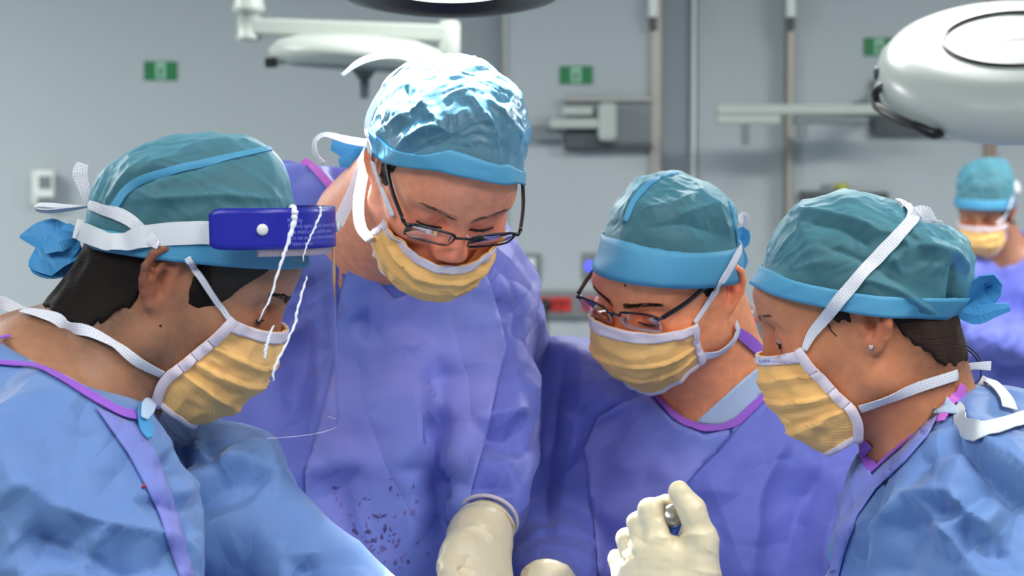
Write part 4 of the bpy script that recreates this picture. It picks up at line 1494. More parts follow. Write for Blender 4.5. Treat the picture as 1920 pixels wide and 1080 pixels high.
# ------------------------------------------------------------------ masks, glasses, small face parts
def mask(P, rows, pleats=((0.30, 0.006), (0.52, 0.0075), (0.74, 0.007)), label=None, crumple_amp=0.0015, top_w=0.016, seed=0, bulge=(0.8, 0.85), wave=None):
    """rows: (v, Sx, Sy, Sz, Mx, Mz): side point and mid-line point of each cross curve"""
    H = P['H']
    nu, nv = 61, 56
    R_ = np.array(rows, float)
    vv = np.linspace(0, 1, nv)
    C = np.stack([np.interp(vv, R_[:, 0], R_[:, i]) for i in range(1, 6)], 1)
    for _ in range(4):
        C[1:-1] = C[1:-1] * 0.5 + (C[:-2] + C[2:]) * 0.25
    V = np.zeros((nv, nu, 3))
    t = np.linspace(-1, 1, nu) * PI / 2
    for i in range(nv):
        Sx, Sy, Sz, Mx, Mz = C[i]
        c = np.cos(t)
        V[i, :, 0] = Sx + (Mx - Sx) * np.abs(c) ** bulge[0]
        V[i, :, 1] = Sy * np.sign(np.sin(t)) * np.abs(np.sin(t)) ** bulge[1]
        V[i, :, 2] = Sz + (Mz - Sz) * np.abs(c) ** 1.1
    # keep it off the face
    flat = V.reshape(-1, 3).astype(np.float32)
    for _ in range(6):
        dd = H.full(flat)
        e = 1e-3
        g = np.stack([H.full(flat + A3(e, 0, 0)) - dd, H.full(flat + A3(0, e, 0)) - dd, H.full(flat + A3(0, 0, e)) - dd], 1)
        g /= np.linalg.norm(g, axis=1, keepdims=True) + 1e-9
        push = np.clip(0.0035 - dd, 0, 0.01)
        flat = flat + (g * push[:, None]).astype(np.float32)
    V = flat.reshape(nv, nu, 3).astype(float)
    for _ in range(2):
        V[1:-1, 1:-1] = V[1:-1, 1:-1] * 0.4 + 0.15 * (V[:-2, 1:-1] + V[2:, 1:-1] + V[1:-1, :-2] + V[1:-1, 2:])
    # normals, pleats and crumples
    def norms(V):
        du = np.gradient(V, axis=1); dv = np.gradient(V, axis=0)
        n = np.cross(dv, du); n /= np.linalg.norm(n, axis=2, keepdims=True) + 1e-9
        s = np.sign((n[nv // 2, nu // 2] @ np.array([1, 0, 0])))
        return n * s
    N0 = norms(V)
    U, VV = np.meshgrid(np.linspace(-1, 1, nu), vv)
    disp = np.zeros_like(U)
    for v0, a in pleats:
        vc = v0 + 0.03 * np.sin(U * 2.5 + v0 * 9)
        x = (VV - vc) / 0.11
        saw = np.where((x > 0) & (x < 1), (1 - x), 0) - np.where((x > -0.25) & (x <= 0), (x + 0.25) * 0.0, 0)
        disp += a * saw * (0.35 + 1.1 * np.abs(U) * (1 - np.abs(U) ** 4)) * np.clip((1 - np.abs(U)) * 14, 0, 1)
    p = V.reshape(-1, 3) * 38 + seed * 11.3
    disp += (crumple_amp * np.clip(crumple(p, seed), 0, 0.7) * 1.6 + crumple_amp * ridged(p * 1.7, seed)).reshape(nv, nu) * np.clip((1 - np.abs(U)) * 8, 0, 1)
    if wave:
        disp += wave(U, VV)
    V = V + N0 * disp[..., None]
    Wd = H.wld(V.reshape(-1, 3))
    f = [(i * nu + j, i * nu + j + 1, (i + 1) * nu + j + 1, (i + 1) * nu + j) for i in range(nv - 1) for j in range(nu - 1)]
    uv = np.stack([U.ravel() * 0.09, -VV.ravel() * 0.13], 1)
    o = mk('face_mask', Wd, f, M['mask'], P['root'], uv=uv)
    sm = o.modifiers.new('t', 'SOLIDIFY'); sm.thickness = 0.0016; sm.offset = -1 if o.data.polygons[len(f) // 2].normal.dot(Vector(H.R[:, 0])) > 0 else 1
    P['mask'] = o; P['mask_bvh'] = bvh(Wd, np.array(f)); P['mask_grid'] = V; P['mask_norm'] = norms(V)
    # white top hem (a band of quads lying on the cloth), side bindings, bottom hem
    Nn = norms(V)
    hemrows = max(3, int(nv * top_w / 0.13))
    def strip(name, cs, offs, mat):
        c = H.wld(np.array(cs)); nn = (np.array(offs)) @ H.R.T
        T = np.gradient(c, axis=0); sd = np.cross(nn, T); sd /= np.linalg.norm(sd, axis=1, keepdims=True) + 1e-9
        return c, sd, nn
    hv, hf = [], []
    for i in range(hemrows + 1):
        for j in range(nu):
            hv.append(V[i, j] + Nn[i, j] * 0.0012)
    for i in range(hemrows):
        for j in range(nu - 1):
            hf.append((i * nu + j, i * nu + j + 1, (i + 1) * nu + j + 1, (i + 1) * nu + j))
    h = mk('top_hem', H.wld(np.array(hv)), hf, M['mask_white'], o)
    sm = h.modifiers.new('t', 'SOLIDIFY'); sm.thickness = 0.0012; sm.offset = 0
    for jj in (0, nu - 1):
        j2 = jj + (2 if jj == 0 else -2)
        cs = [V[i, jj] * 0.55 + V[i, j2] * 0.45 for i in range(nv)]
        c = H.wld(np.array(cs)); nn = Nn[:, j2] @ H.R.T
        T = np.gradient(c, axis=0); sd = np.cross(nn, T); sd /= np.linalg.norm(sd, axis=1, keepdims=True) + 1e-9
        sheet('side_binding', c + nn * 0.001, sd * 0.0048, 0.003, nn, M['mask_white'], o)
    cs = H.wld(V[nv - 2]); nn = Nn[nv - 2] @ H.R.T
    T = np.gradient(cs, axis=0); sd = np.cross(nn, T); sd /= np.linalg.norm(sd, axis=1, keepdims=True) + 1e-9
    sheet('bottom_hem', cs, sd * 0.003, 0.0028, nn, M['mask_white'], o)
    return o

def eyebrows(P, mat='hair', arch=0.004, n=130, wid=1.0, lift=0.0, spread=1.0, sides=(1, -1)):
    H = P['H']
    rnd = random.Random(5)
    for s in sides:
        v, f = [], []
        t = np.array([rnd.random() for _ in range(n)])
        y = 0.012 + 0.040 * t
        z = 0.036 + lift + arch * np.sin(t * 2.3) + np.array([rnd.uniform(-0.0045, 0.0045) for _ in range(n)]) * (1 - 0.6 * t) * spread
        le = 0.009 * np.array([rnd.uniform(0.7, 1.2) for _ in range(n)])
        d = np.repeat(np.array([[-1.0, -s * 0.15, 0]]), n, 0)
        pp = trace(H.full, np.stack([0 * t + 0.14, s * y * 1.05, z], 1), d, it=20)
        qq = trace(H.full, np.stack([0 * t + 0.14, s * (y + le * 0.9) * 1.05, z + le * (0.35 - 0.6 * t)], 1), d, it=20)
        for p, q in zip(pp, qq):
            q = q + np.array([0.0008, s * 0.0004, 0]); p = p - np.array([0.0004, 0, 0])
            w = 0.00055 * wid
            b = len(v)
            v += [p + (0, 0, w), p - (0, 0, w), p + (w * 1.6, 0, 0), q]
            f += [(b, b + 1, b + 3), (b + 1, b + 2, b + 3), (b + 2, b, b + 3)]
        mk('eyebrow', H.wld(np.array(v)), f, M[mat], P['body'], smooth=False)

def eyes(P, sides=(1, -1), open_=0.0):
    """lash line along the lowered lid, with a sliver of eyeball under it"""
    H = P['H']
    for s in sides:
        t = np.linspace(0, 1, 13)
        y = 0.019 + 0.028 * t
        z = 0.0085 - 0.0030 * np.sin(t * PI) + 0.001 * t
        pts = trace(H.full, np.stack([0 * t + 0.13, s * y * 1.05, z], 1), np.repeat(np.array([[-1.0, -s * 0.12, 0.0]]), 13, 0), it=20) + np.array([0.0007, 0, 0])
        v, f = tube_vf(H.wld(np.array(pts)), 0.0013 * np.sin(np.linspace(0.35, PI - 0.35, 13)) + 0.0003, 6)
        rnd = random.Random(2)
        for i in range(14):
            t = rnd.uniform(0.3, 1)
            k = t * 12; i0 = min(int(k), 11)
            p = np.array(pts[i0]) * (1 - k + i0) + np.array(pts[i0 + 1]) * (k - i0)
            q = p + np.array([0.0022, s * 0.0016 * t, -0.0022]) * rnd.uniform(0.8, 1.2)
            b = len(v); w = 0.0003
            v += list(H.wld(np.array([p + (0, w, w), p - (0, w, w), p + (0, w, -w), q])))
            f += [(b, b + 1, b + 3), (b + 1, b + 2, b + 3), (b + 2, b, b + 3)]
        mk('eyelashes', v, f, M['lash'], P['body'])
        if open_:
            c = H.wld(np.array([0.0775, s * 0.032, 0.013]))
            ax_ = H.R @ np.array([0.86, s * 0.16, -0.48])
            lathe('iris', [(0.006, 0.0112), (0.0062, 0.0122), (0.003, 0.0131), (0.0005, 0.0133)], c, ax_, M['iris'], P['body'], 16)
            lathe('eyeball', [(0.0132 * math.sin(a), 0.0132 * -math.cos(a)) for a in np.linspace(0.15, PI - 0.15, 12)], c, H.R @ np.array([0.9, s * 0.1, -0.42]), M['eyeball'], P['body'], 20)

def eyeglasses(P, label, pos, lens_w, lens_h, tilt, rim_bottom=True, wrap=0.12, gap=0.017, temple_to=(-0.005, 0.079, 0.030), drop=0.0, col='frame', group=None):
    """pos: centre of the bridge in head axes. parts: frame, lenses, nose pads, temples"""
    H = P['H']
    root = empty('eyeglasses', H.wld(np.array(pos)), label, 'glasses', group)
    tl = math.radians(tilt)
    def L(s, a, b):
        """lens-plane point (a outward from bridge side, b up) on side s"""
        y = gap / 2 + a
        x = -wrap * a - 0.06 * 0
        z = b
        x2 = x * math.cos(tl) + z * math.sin(tl); z2 = z * math.cos(tl) - x * math.sin(tl) * 0
        return np.array([pos[0] + x2, s * y, pos[2] + z2])
    def outline(s, n=44):
        o = []
        for i in range(n):
            a = 2 * PI * i / n
            ca, sa = math.cos(a), math.sin(a)
            e = 0.42
            u = abs(ca) ** e * (1 if ca > 0 else -1); w = abs(sa) ** e * (1 if sa > 0 else -1)
            wid = lens_w / 2 * (1.0 if w > 0 else 1 - 0.06 * abs(w))
            o.append((lens_w / 2 + u * wid, w * lens_h / 2))
        return o
    fv, ff = [], []
    def addtube(p, r, closed=False, n=8):
        v, f = tube_vf(H.wld(np.array(p)), r, n, closed)
        b = len(fv); fv.extend(v); ff.extend([tuple(i + b for i in q) for q in f])
    for s in (1, -1):
        ol = outline(s)
        pts = [L(s, a, b) for a, b in ol]
        if rim_bottom:
            addtube(pts, 0.0011, True)
        top = sorted([p for p in ol if p[1] > lens_h * 0.18], key=lambda p: p[0])
        addtube([L(s, a, b) for a, b in top], 0.0014)
        n = len(pts)
        cen = L(s, lens_w / 2, 0) + np.array([0.0015, 0, 0])
        lv = [cen] + pts
        lf = [(0, 1 + i, 1 + (i + 1) % n) for i in range(n)]
        lo = mk('lens', H.wld(np.array(lv)), lf, M['lens'], root)
        sm = lo.modifiers.new('t', 'SOLIDIFY'); sm.thickness = 0.0016
        if not rim_bottom:
            low = [L(s, a, b) for a, b in ol if b < lens_h * 0.2]
            low = sorted(low, key=lambda p: p[1] * s)
            v, f = tube_vf(H.wld(np.array(pts)), 0.0008, 6, True)
            mk('lens_edge', v, f, M['rimless'], lo)
        # nose pad on a wire
        pa = L(s, 0.004, -lens_h * 0.15)
        pb = pa + np.array([-0.010, -s * 0.003, -0.002])
        addtube([pa, pa + np.array([-0.006, -s * 0.004, 0.002]), pb], 0.0006, n=6)
        lathe('nose_pad', [(0.001, -0.001), (0.0032, -0.0006), (0.0034, 0.0004), (0.0015, 0.0012)], H.wld(pb), H.R @ np.array([0.2, -s * 0.9, 0.1]), M['rimless'], root, 12)
        # temple: hinge block then the arm back to the ear
        h0 = L(s, lens_w - 0.001, lens_h * 0.36)
        h1 = h0 + np.array([-0.004, s * 0.006, 0.0])
        e1 = np.array([temple_to[0], s * temple_to[1], temple_to[2]])
        e2 = e1 + np.array([-0.03, -s * 0.002, -0.024])
        addtube([h0 - (0, s * .003, 0), h0 + (0.0006, s * 0.003, 0), h1], 0.0021)
        c = catmull([h1, h1 * 0.6 + e1 * 0.4 + np.array([0, s * 0.004, 0.0]), e1, e2], 30)
        c = H.wld(c)
        T = np.gradient(c, axis=0); nn = np.repeat((H.R @ np.array([0, s, 0]))[None], 30, 0)
        sd = np.cross(nn, T); sd /= np.linalg.norm(sd, axis=1, keepdims=True)
        sheet('temple', c, sd * 0.0026, 0.0022, nn, M[col], root)
    b0, b1 = L(1, 0.001, lens_h * 0.22), L(-1, 0.001, lens_h * 0.22)
    addtube(catmull([b0, (b0 + b1) / 2 + np.array([0.003, 0, 0.004]), b1], 10), 0.0014)
    mk('frame', fv, ff, M[col], root)
    return root
# ------------------------------------------------------------------ torso helper
def make_torso(prims, skirt, legs):
    def f(p, g):
        d = None
        for t in prims:
            if t[0] == 'c':
                e = cone(p, t[1], t[2], t[3] + g, t[4] + g); k = t[5] if len(t) > 5 else 0.05
            else:
                e = ell(p, t[1], np.array(t[2]) + g, t[3]); k = t[4] if len(t) > 4 else 0.06
            d = e if d is None else smin(d, e, k)
        c, rx_, ry_, Rm, z1 = skirt
        q = (p - np.asarray(c, np.float32)) @ np.asarray(Rm, np.float32)
        e = (np.sqrt((q[:, 0] / (rx_ + g)) ** 2 + (q[:, 1] / (ry_ + g)) ** 2) - 1) * min(rx_, ry_)
        e = np.maximum(e, np.maximum(p[:, 2] - z1, (0.36 if g > -0.001 else 0.8) - p[:, 2]))
        d = smin(d, e, 0.08)
        if g < -0.001:
            for a, b in legs:
                d = smin(d, cone(p, a, b, 0.085, 0.045), 0.05)
                toe = np.array(b) + np.array([0, 0, 0.0])
                d = smin(d, cone(p, toe + (0, 0, -0.01), toe + skirt[3][:, 0] * 0.16 + (0, 0, -0.02), 0.042, 0.032), 0.03)
        return d
    return f

def legs_of(c, Rm):
    return [((c[0] + s * 0.09 * Rm[0, 1], c[1] + s * 0.09 * Rm[1, 1], 0.85), (c[0] + s * 0.10 * Rm[0, 1], c[1] + s * 0.10 * Rm[1, 1], 0.06)) for s in (1, -1)]

def trousers(P, legs):
    def f(p):
        d = None
        for a, b in legs:
            e = cone(p, a, np.array(b) + (0, 0, 0.04), 0.105, 0.075)
            d = e if d is None else smin(d, e, 0.05)
        return np.maximum(d, p[:, 2] - 0.6)
    L = np.array([q for l in legs for q in l])
    V, Q = mesh_sdf(f, L.min(0) - 0.13, (L.max(0) + 0.13) * np.array([1, 1, 0]) + np.array([0, 0, 0.62]), 0.015)
    mk_fast('trousers', V, Q, M['trousers'], P['root'])

def cap_knot(name, pts, w, P, twists=None, thick=0.0015, mat='tie_blue', d0=None, n=11):
    o = ribbon(name, pts, w, M[mat], P['cap'], None, thick=thick, twist=twists, d0=d0, n=n)
    o.data.shade_flat()
    return o


netA = [(0,700,0),(100,730,0),(200,810,0),(260,870,0),(0,830,4),(85,750,2),(90,830,-3),(97,945,8),(0,945,6),(55,912,10),(30,1000,-2),(56,1010,-8),(120,1030,-6),(225,1078,-10),(200,985,12),(300,1030,14),(288,1078,-4),(150,880,4),(240,940,3),(325,1000,0),(150,1075,8),(60,1078,10),(0,1060,4),
        (345,836,0),(371,846,10),(350,925,6),(350,875,-8),(400,880,2),(430,876,10),(500,842,8),(384,846,-6),(440,826,-5),(463,816,-4),(492,808,2),(350,962,-8),(385,938,-12),(435,913,-12),(490,899,-6),(515,870,6),(470,870,-4),(505,905,4),(370,1000,4),(400,980,6),(470,950,8),(540,950,4),(600,985,2),(532,1044,8),(597,1038,3),(650,1048,6),(560,1065,-4),(450,1060,0),(390,1075,0),(430,780,6),(380,790,0)]
netB = [(640,500,2),(700,560,0),(655,600,2),(690,618,-6),(722,642,-2),(690,644,6),(740,640,4),(788,642,8),(800,560,0),(880,606,4),(948,602,4),(850,560,0),(788,730,10),(787,820,12),(772,960,8),(768,1040,4),(800,720,-2),(803,800,-10),(815,880,-8),(830,960,-4),(840,760,4),(900,700,3),(930,680,2),(700,720,4),(660,780,6),(620,720,0),(625,660,-5),(600,760,4),(572,885,10),(630,875,6),(690,862,2),(640,910,-6),(600,930,-2),(700,930,3),(740,880,6),(720,1000,0),(650,1020,3),(600,1060,2),(870,860,4),(850,950,2),(845,1040,0),
        (905,815,-8),(950,822,-9),(1000,848,-4),(890,798,6),(945,785,8),(990,770,4),(885,912,-4),(930,905,-6),(968,918,-2),(900,875,4),(950,870,5),(945,480,-3),(965,560,3),(960,640,4),(985,650,2),(925,560,0),(930,720,2),(975,720,6),(560,520,4),(565,640,-6),(560,740,-4),(530,640,4),(590,600,5),(610,590,-4),(520,560,2),(510,700,5),(540,790,0)]
netC = [(1060,660,2),(1040,760,-4),(1030,860,-2),(1100,690,4),(1085,800,6),(1060,900,2),(1108,785,2),(1150,760,7),(1185,738,2),(1115,802,-4),(1150,787,-6),(1180,767,-3),(1200,860,0),(1290,905,6),(1345,850,-5),(1375,818,0),(1300,920,0),(1400,840,2),(1450,800,4),(1480,820,6),(1420,930,8),(1400,1060,4),(1550,870,-6),(1490,960,-8),(1460,1080,-4),(1600,880,4),(1560,980,6),(1540,1080,2),(1360,1020,-4),(1250,1000,0),(1150,960,5),(1180,1000,-3),(1100,1040,4),(1010,760,-4),(1005,850,2),(1020,940,-5),(990,930,4),(1040,1010,2),(1000,690,0),(1520,780,0)]
netD = [(1707,927,14),(1641,920,2),(1740,825,2),(1690,872,0),(1650,985,10),(1585,1046,6),(1600,960,-2),(1700,990,-6),(1696,1062,-8),(1640,1060,2),(1765,990,8),(1838,1078,10),(1770,1060,-4),(1730,875,4),(1742,852,-4),(1782,925,8),(1850,985,10),(1812,960,2),(1765,960,-8),(1820,1010,-10),(1798,790,-4),(1810,825,-8),(1835,860,-12),(1875,905,-12),(1918,955,-10),(1815,785,6),(1850,850,10),(1915,905,12),(1800,870,6),(1870,960,6),(1900,1040,-6),(1915,1078,6),(1860,1050,-4),(1860,770,2),(1915,800,0),(1880,1078,8)]

# ================================================================== A: visor wearer, left
HA = Head(333, 520, 1.85, 6, 31, -4, scale=0.95)
RA = Rot(0, 0, 0)
cA = W(62, 1035, 1.85)
lgA = legs_of(cA, RA)
tA = make_torso([
    ('e', cA, (0.125, 0.185, 0.24), RA),
    ('c', W(30, 800, 1.86), W(110, 935, 1.68), 0.095, 0.092, 0.06),
    ('c', W(110, 935, 1.68), W(285, 1330, 1.60), 0.092, 0.072, 0.05),
    ('c', W(40, 830, 1.90), W(385, 880, 2.03), 0.082, 0.074, 0.03),
    ('c', W(385, 880, 2.02), W(430, 1000, 1.93), 0.076, 0.077, 0.02),
    ('c', W(430, 1000, 1.93), W(800, 1300, 1.80), 0.078, 0.058, 0.02),
    ('c', W(285, 1330, 1.60), W(640, 1300, 1.72), 0.07, 0.05, 0.02),
], ((cA[0], cA[1], 0.6), 0.15, 0.20, RA, 1.15), lgA)
nA0, nA1 = HA.wld((-0.030, 0, -0.03)), W(150, 745, 1.85)
neckA = lambda p: smin(cone(p, nA0, nA1, 0.057, 0.066), cone(p, W(40, 690, 1.88), nA1, 0.05, 0.06), 0.05)
cutA = neck_cut([(-120, 640), (0, 687), (120, 716), (180, 752), (252, 790)], W(150, 690, 1.85), 0.27, (200, 600))
crA = [
    ([(88, 740), (93, 830), (97, 945)], 5, -3),
    ([(0, 945), (55, 915), (97, 945)], 7, 5),
    ([(56, 1008), (120, 1028), (225, 1078)], 7, -10),
    ([(97, 945), (200, 992), (300, 1030)], 8, 7),
    ([(300, 1030), (288, 1078)], 7, -8),
    ([(0, 1010), (56, 1008)], 9, 5),
    ([(110, 840), (180, 940), (290, 1010)], 16, -4),
    # far sleeve
    ([(345, 958), (385, 935), (435, 912), (492, 899)], 8, -10),
    ([(350, 915), (385, 900), (432, 876), (502, 842)], 8, 8),
    ([(310, 818), (345, 836), (371, 846)], 6, 3),
    ([(375, 846), (360, 885), (345, 925)], 7, 4),
    ([(310, 850), (340, 880)], 14, -8),
    ([(384, 848), (440, 826), (492, 812)], 8, -7),
    ([(455, 845), (480, 862), (512, 880)], 6, 6),
    ([(470, 870), (505, 905)], 6, -6),
    ([(532, 1044), (597, 1038), (650, 1048)], 7, 5),
    ([(540, 1060), (610, 1062), (680, 1072)], 9, -4),
    ([(380, 790), (430, 800), (480, 790)], 8, 5),
    ([(430, 905), (520, 930), (600, 985)], 14, 4),
]
PA = person('surgeon in profile wearing a clear face visor with blue warning label', (cA[0], cA[1], 0), HA,
            (178, 126, 95), tA, neckA,
            dict(line=[(-0.13, -0.075), (-0.09, -0.088), (-0.048, -0.078), (-0.022, -0.040), (-0.014, 0.0), (-0.010, 0.03), (0.012, 0.03), (0.018, -0.004), (0.036, -0.010), (0.050, 0.008), (0.060, 0.030), (0.078, 0.068), (0.12, 0.12)], t=0.006),
            dict(sil=[(150, 440), (166, 400), (168, 370), (178, 335), (200, 310), (240, 283), (300, 262), (350, 252), (400, 248), (440, 251), (480, 264), (515, 288), (538, 320), (548, 355), (553, 390), (562, 440), (566, 490)], edge=(0.075, -0.012, 0.095, -0.09), t=0.009, band=0.020, wrinkle=0.0016, stretch=(14, 50, 50),
                 puff=[((-0.055, 0, 0.085), (0.058, 0.07, 0.052), 0.03)],
                 creases=[([(250, 330), (360, 280), (470, 262)], 5, 2.5), ([(190, 400), (240, 330), (300, 290)], 5, 2.5), ([(250, 375), (400, 368), (520, 375)], 4, 2.5), ([(230, 360), (300, 330), (420, 300)], 5, -2)]),
            dict(lo=(-1.02, 1.36, 0.33), hi=(0.02, 2.28, 1.56), cut=cutA, wrinkle=0.005, creases=crA, net=netA, seed=1),
            stubble=0.55, ruddy=1.3, hairline=lambda q: (1 / (1 + np.exp((q[:, 0] + 0.016) / 0.008))) * (1 / (1 + np.exp(-(q[:, 2] + 0.100) / 0.010))) * 0.8)
trousers(PA, lgA)

# ================================================================== B: tall surgeon under the lamp
HB = Head(830, 316, 2.16, -77, 50, 8, scale=0.97)
RB = Rot(-75, 0, 0)
cB = W(765, 680, 2.50)
prB = [
    ('e', cB, (0.125, 0.185, 0.24), RB),
    ('e', W(735, 1000, 2.44), (0.13, 0.135, 0.26), RB, 0.08),
    ('c', W(528, 420, 2.47), W(700, 470, 2.42), 0.076, 0.09, 0.06),
    ('c', W(700, 470, 2.42), W(878, 566, 2.44), 0.09, 0.072, 0.06),
    ('c', W(520, 430, 2.47), W(505, 740, 2.44), 0.078, 0.068, 0.02),
    ('c', W(505, 740, 2.44), W(600, 1200, 2.28), 0.064, 0.05, 0.02),
    ('c', W(880, 575, 2.43), W(928, 800, 2.37), 0.072, 0.056, 0.02),
    ('c', W(928, 800, 2.37), W(918, 945, 2.27), 0.057, 0.047, 0.015),
]
lgB = legs_of(W(745, 1000, 2.50), RB)
tB = make_torso(prB, ((*W(745, 1000, 2.50)[:2], 0.6), 0.15, 0.19, RB, 1.1), lgB)
nB1 = W(690, 455, 2.40)
neckB = lambda p: cone(p, HB.wld((-0.035, 0, -0.03)), nB1, 0.060, 0.082)
cutB = neck_cut([(560, 292), (618, 348), (672, 412), (705, 460), (790, 560)], W(740, 380, 2.36), 0.135, (760, 300))
crB = [
    ([(655, 600), (690, 620), (722, 642)], 5, -5),
    ([(690, 644), (740, 640), (788, 644)], 6, 4),
    ([(788, 640), (788, 730), (785, 820), (772, 960), (768, 1040)], 12, 6),
    ([(800, 690), (800, 800), (812, 880), (830, 960)], 14, -6),
    ([(820, 622), (880, 606), (948, 602)], 6, 5),
    ([(570, 888), (625, 876), (690, 862)], 8, 7),
    ([(575, 900), (640, 905), (690, 880)], 10, -4),
    ([(620, 660), (600, 760), (572, 880)], 12, 7),
    ([(640, 500), (625, 600), (628, 700)], 9, -7),
    ([(500, 600), (560, 560), (590, 500)], 9, 6),
    ([(560, 520), (565, 640), (560, 740)], 8, -8),
    ([(530, 640), (570, 600), (610, 590)], 8, 6),
    ([(590, 690), (610, 640), (630, 560)], 7, -7),
    ([(905, 815), (950, 822), (1000, 850)], 7, -9),
    ([(890, 800), (945, 785), (990, 770)], 8, 7),
    ([(885, 912), (930, 905), (970, 918)], 6, -7),
    ([(900, 940), (935, 930), (968, 930)], 7, 5),
    ([(945, 480), (965, 560), (960, 640)], 8, -6),
    ([(700, 700), (690, 800), (650, 880)], 50, 7),
    ([(850, 700), (860, 820), (850, 900)], 40, 6),
]
PB = person('tall surgeon in glasses bending under the lamp, cap lit white', (*W(745, 1000, 2.50)[:2], 0), HB,
            (250, 162, 124), tB, neckB,
            dict(line=[(-0.13, -0.05), (-0.05, -0.05), (-0.028, 0.0), (-0.018, 0.03), (0.012, 0.03), (0.016, -0.012), (0.036, -0.004), (0.046, 0.05), (0.06, 0.11), (0.12, 0.14)], t=0.005),
            dict(over_ear=True, sil=[(697, 285), (694, 240), (705, 200), (722, 170), (745, 140), (775, 118), (815, 107), (860, 102), (905, 118), (945, 145), (975, 170), (985, 200), (988, 240), (985, 290), (976, 340)], edge=(0.096, -0.03, 0.095, -0.09), sag=-0.024, ys=-0.10, t=0.009, band=0.025, bandf=0.32, wrinkle=0.0026, stretch=(50, 50, 16), mat='cap_shiny',
                 puff=[],
                 creases=[([(700, 255), (760, 215), (800, 190)], 4, 2.5), ([(740, 280), (800, 240), (850, 250)], 4, 2.5), ([(790, 150), (800, 200), (830, 235)], 4, 3), ([(875, 170), (905, 210), (925, 235)], 4, 3),
                          ([(905, 180), (950, 220), (975, 260)], 4, 3), ([(930, 180), (960, 190)], 4, -3), ([(760, 160), (770, 220)], 4, -3)]),
            dict(lo=(-0.52, 1.95, 0.33), hi=(0.16, 2.78, 1.72), cut=cutB, wrinkle=0.0032, creases=crB, net=netB, seed=2, mat='gown_violet'),
            stubble=0.22, ruddy=1.25, hairmat='hair_brown')
trousers(PB, lgB)

# ================================================================== C: shorter surgeon in half-rim glasses
HC = Head(1260, 530, 2.34, -135, 31, 12, scale=0.955, jaw=1.04, brow=0.8)
RC = Rot(-105, 0, 0)
cC = W(1300, 1000, 2.54)
prC = [
    ('e', cC, (0.13, 0.195, 0.26), RC),
    ('c', W(1085, 765, 2.53), W(1330, 790, 2.50), 0.088, 0.085, 0.06),
    ('c', W(1330, 790, 2.50), W(1530, 920, 2.42), 0.085, 0.088, 0.06),
    ('c', W(1330, 830, 2.44), W(1320, 1080, 2.40), 0.08, 0.1, 0.08),
    ('c', W(1070, 780, 2.53), W(1030, 1010, 2.50), 0.085, 0.068, 0.03),
    ('c', W(1030, 1010, 2.50), W(1035, 1120, 2.26), 0.066, 0.042, 0.02),
    ('c', W(1540, 930, 2.42), W(1590, 1260, 2.28), 0.088, 0.07, 0.03),
    ('c', W(1590, 1260, 2.28), W(1380, 1330, 2.05), 0.068, 0.05, 0.02),
]
lgC = legs_of(cC, RC)
tC = make_torso(prC, ((cC[0], cC[1], 0.6), 0.15, 0.20, RC, 1.1), lgC)
nC1 = W(1345, 760, 2.46)
neckC = lambda p: smin(cone(p, HC.wld((-0.03, 0, -0.03)), nC1, 0.062, 0.075), cone(p, W(1310, 830, 2.45), W(1345, 760, 2.46), 0.05, 0.07), 0.05)
cutC = neck_cut([(1216, 728), (1270, 788), (1340, 808), (1380, 796), (1440, 722)], W(1330, 680, 2.44), 0.20, (1320, 600))
crC = [
    ([(1400, 790), (1345, 850), (1288, 905)], 7, -6),
    ([(1412, 800), (1360, 850), (1300, 915)], 9, 5),
    ([(1108, 785), (1150, 760), (1185, 738)], 6, 6),
    ([(1115, 800), (1150, 785), (1180, 765)], 6, -5),
    ([(1060, 660), (1040, 760), (1030, 860)], 9, -6),
    ([(1100, 690), (1080, 800), (1060, 900)], 14, 7),
    ([(1010, 760), (1005, 850), (1020, 940)], 8, -6),
    ([(1130, 940), (1160, 970), (1180, 1000)], 8, 5),
    ([(985, 930), (1010, 960), (1030, 1010)], 7, -7),
    ([(1480, 820), (1420, 930), (1400, 1060)], 18, 7),
    ([(1550, 870), (1490, 960), (1460, 1080)], 16, -7),
    ([(1600, 880), (1560, 980), (1540, 1080)], 12, 6),
    ([(1360, 1020), (1420, 1030), (1480, 1010)], 8, -5),
    ([(1080, 1000), (1120, 1040), (1140, 1080)], 10, 5),
]
PC = person('shorter surgeon in half-rimmed glasses looking down, between the tall one and the earring wearer', (cC[0], cC[1], 0), HC,
            (244, 156, 110), tC, neckC,
            dict(line=[(-0.13, -0.04), (-0.05, -0.04), (-0.028, 0.0), (-0.018, 0.035), (0.012, 0.035), (0.016, 0.012), (0.034, 0.02), (0.05, 0.07), (0.12, 0.09)], t=0.005),
            dict(sil=[(1122, 505), (1130, 450), (1142, 410), (1160, 370), (1185, 345), (1215, 330), (1262, 322), (1300, 335), (1340, 355), (1365, 372), (1380, 395), (1385, 430), (1384, 480)], edge=(0.074, -0.027, 0.095, -0.09), t=0.009, band=0.046, wrinkle=0.0022, stretch=(34, 40, 22),
                 puff=[((-0.04, 0, 0.085), (0.07, 0.078, 0.05), 0.02)],
                 creases=[([(1170, 420), (1195, 370), (1235, 335)], 5, 4), ([(1200, 400), (1260, 385), (1310, 365)], 5, 3), ([(1260, 410), (1330, 390), (1370, 400)], 5, 3), ([(1210, 430), (1280, 420), (1350, 440)], 5, -2.5), ([(1300, 350), (1340, 390), (1370, 450)], 5, 3)]),
            dict(lo=(-0.05, 1.95, 0.33), hi=(0.56, 2.86, 1.60), cut=cutC, wrinkle=0.0034, creases=crC, net=netC, seed=3, mat='gown_violet'),
            ruddy=1.1)
trousers(PC, lgC)

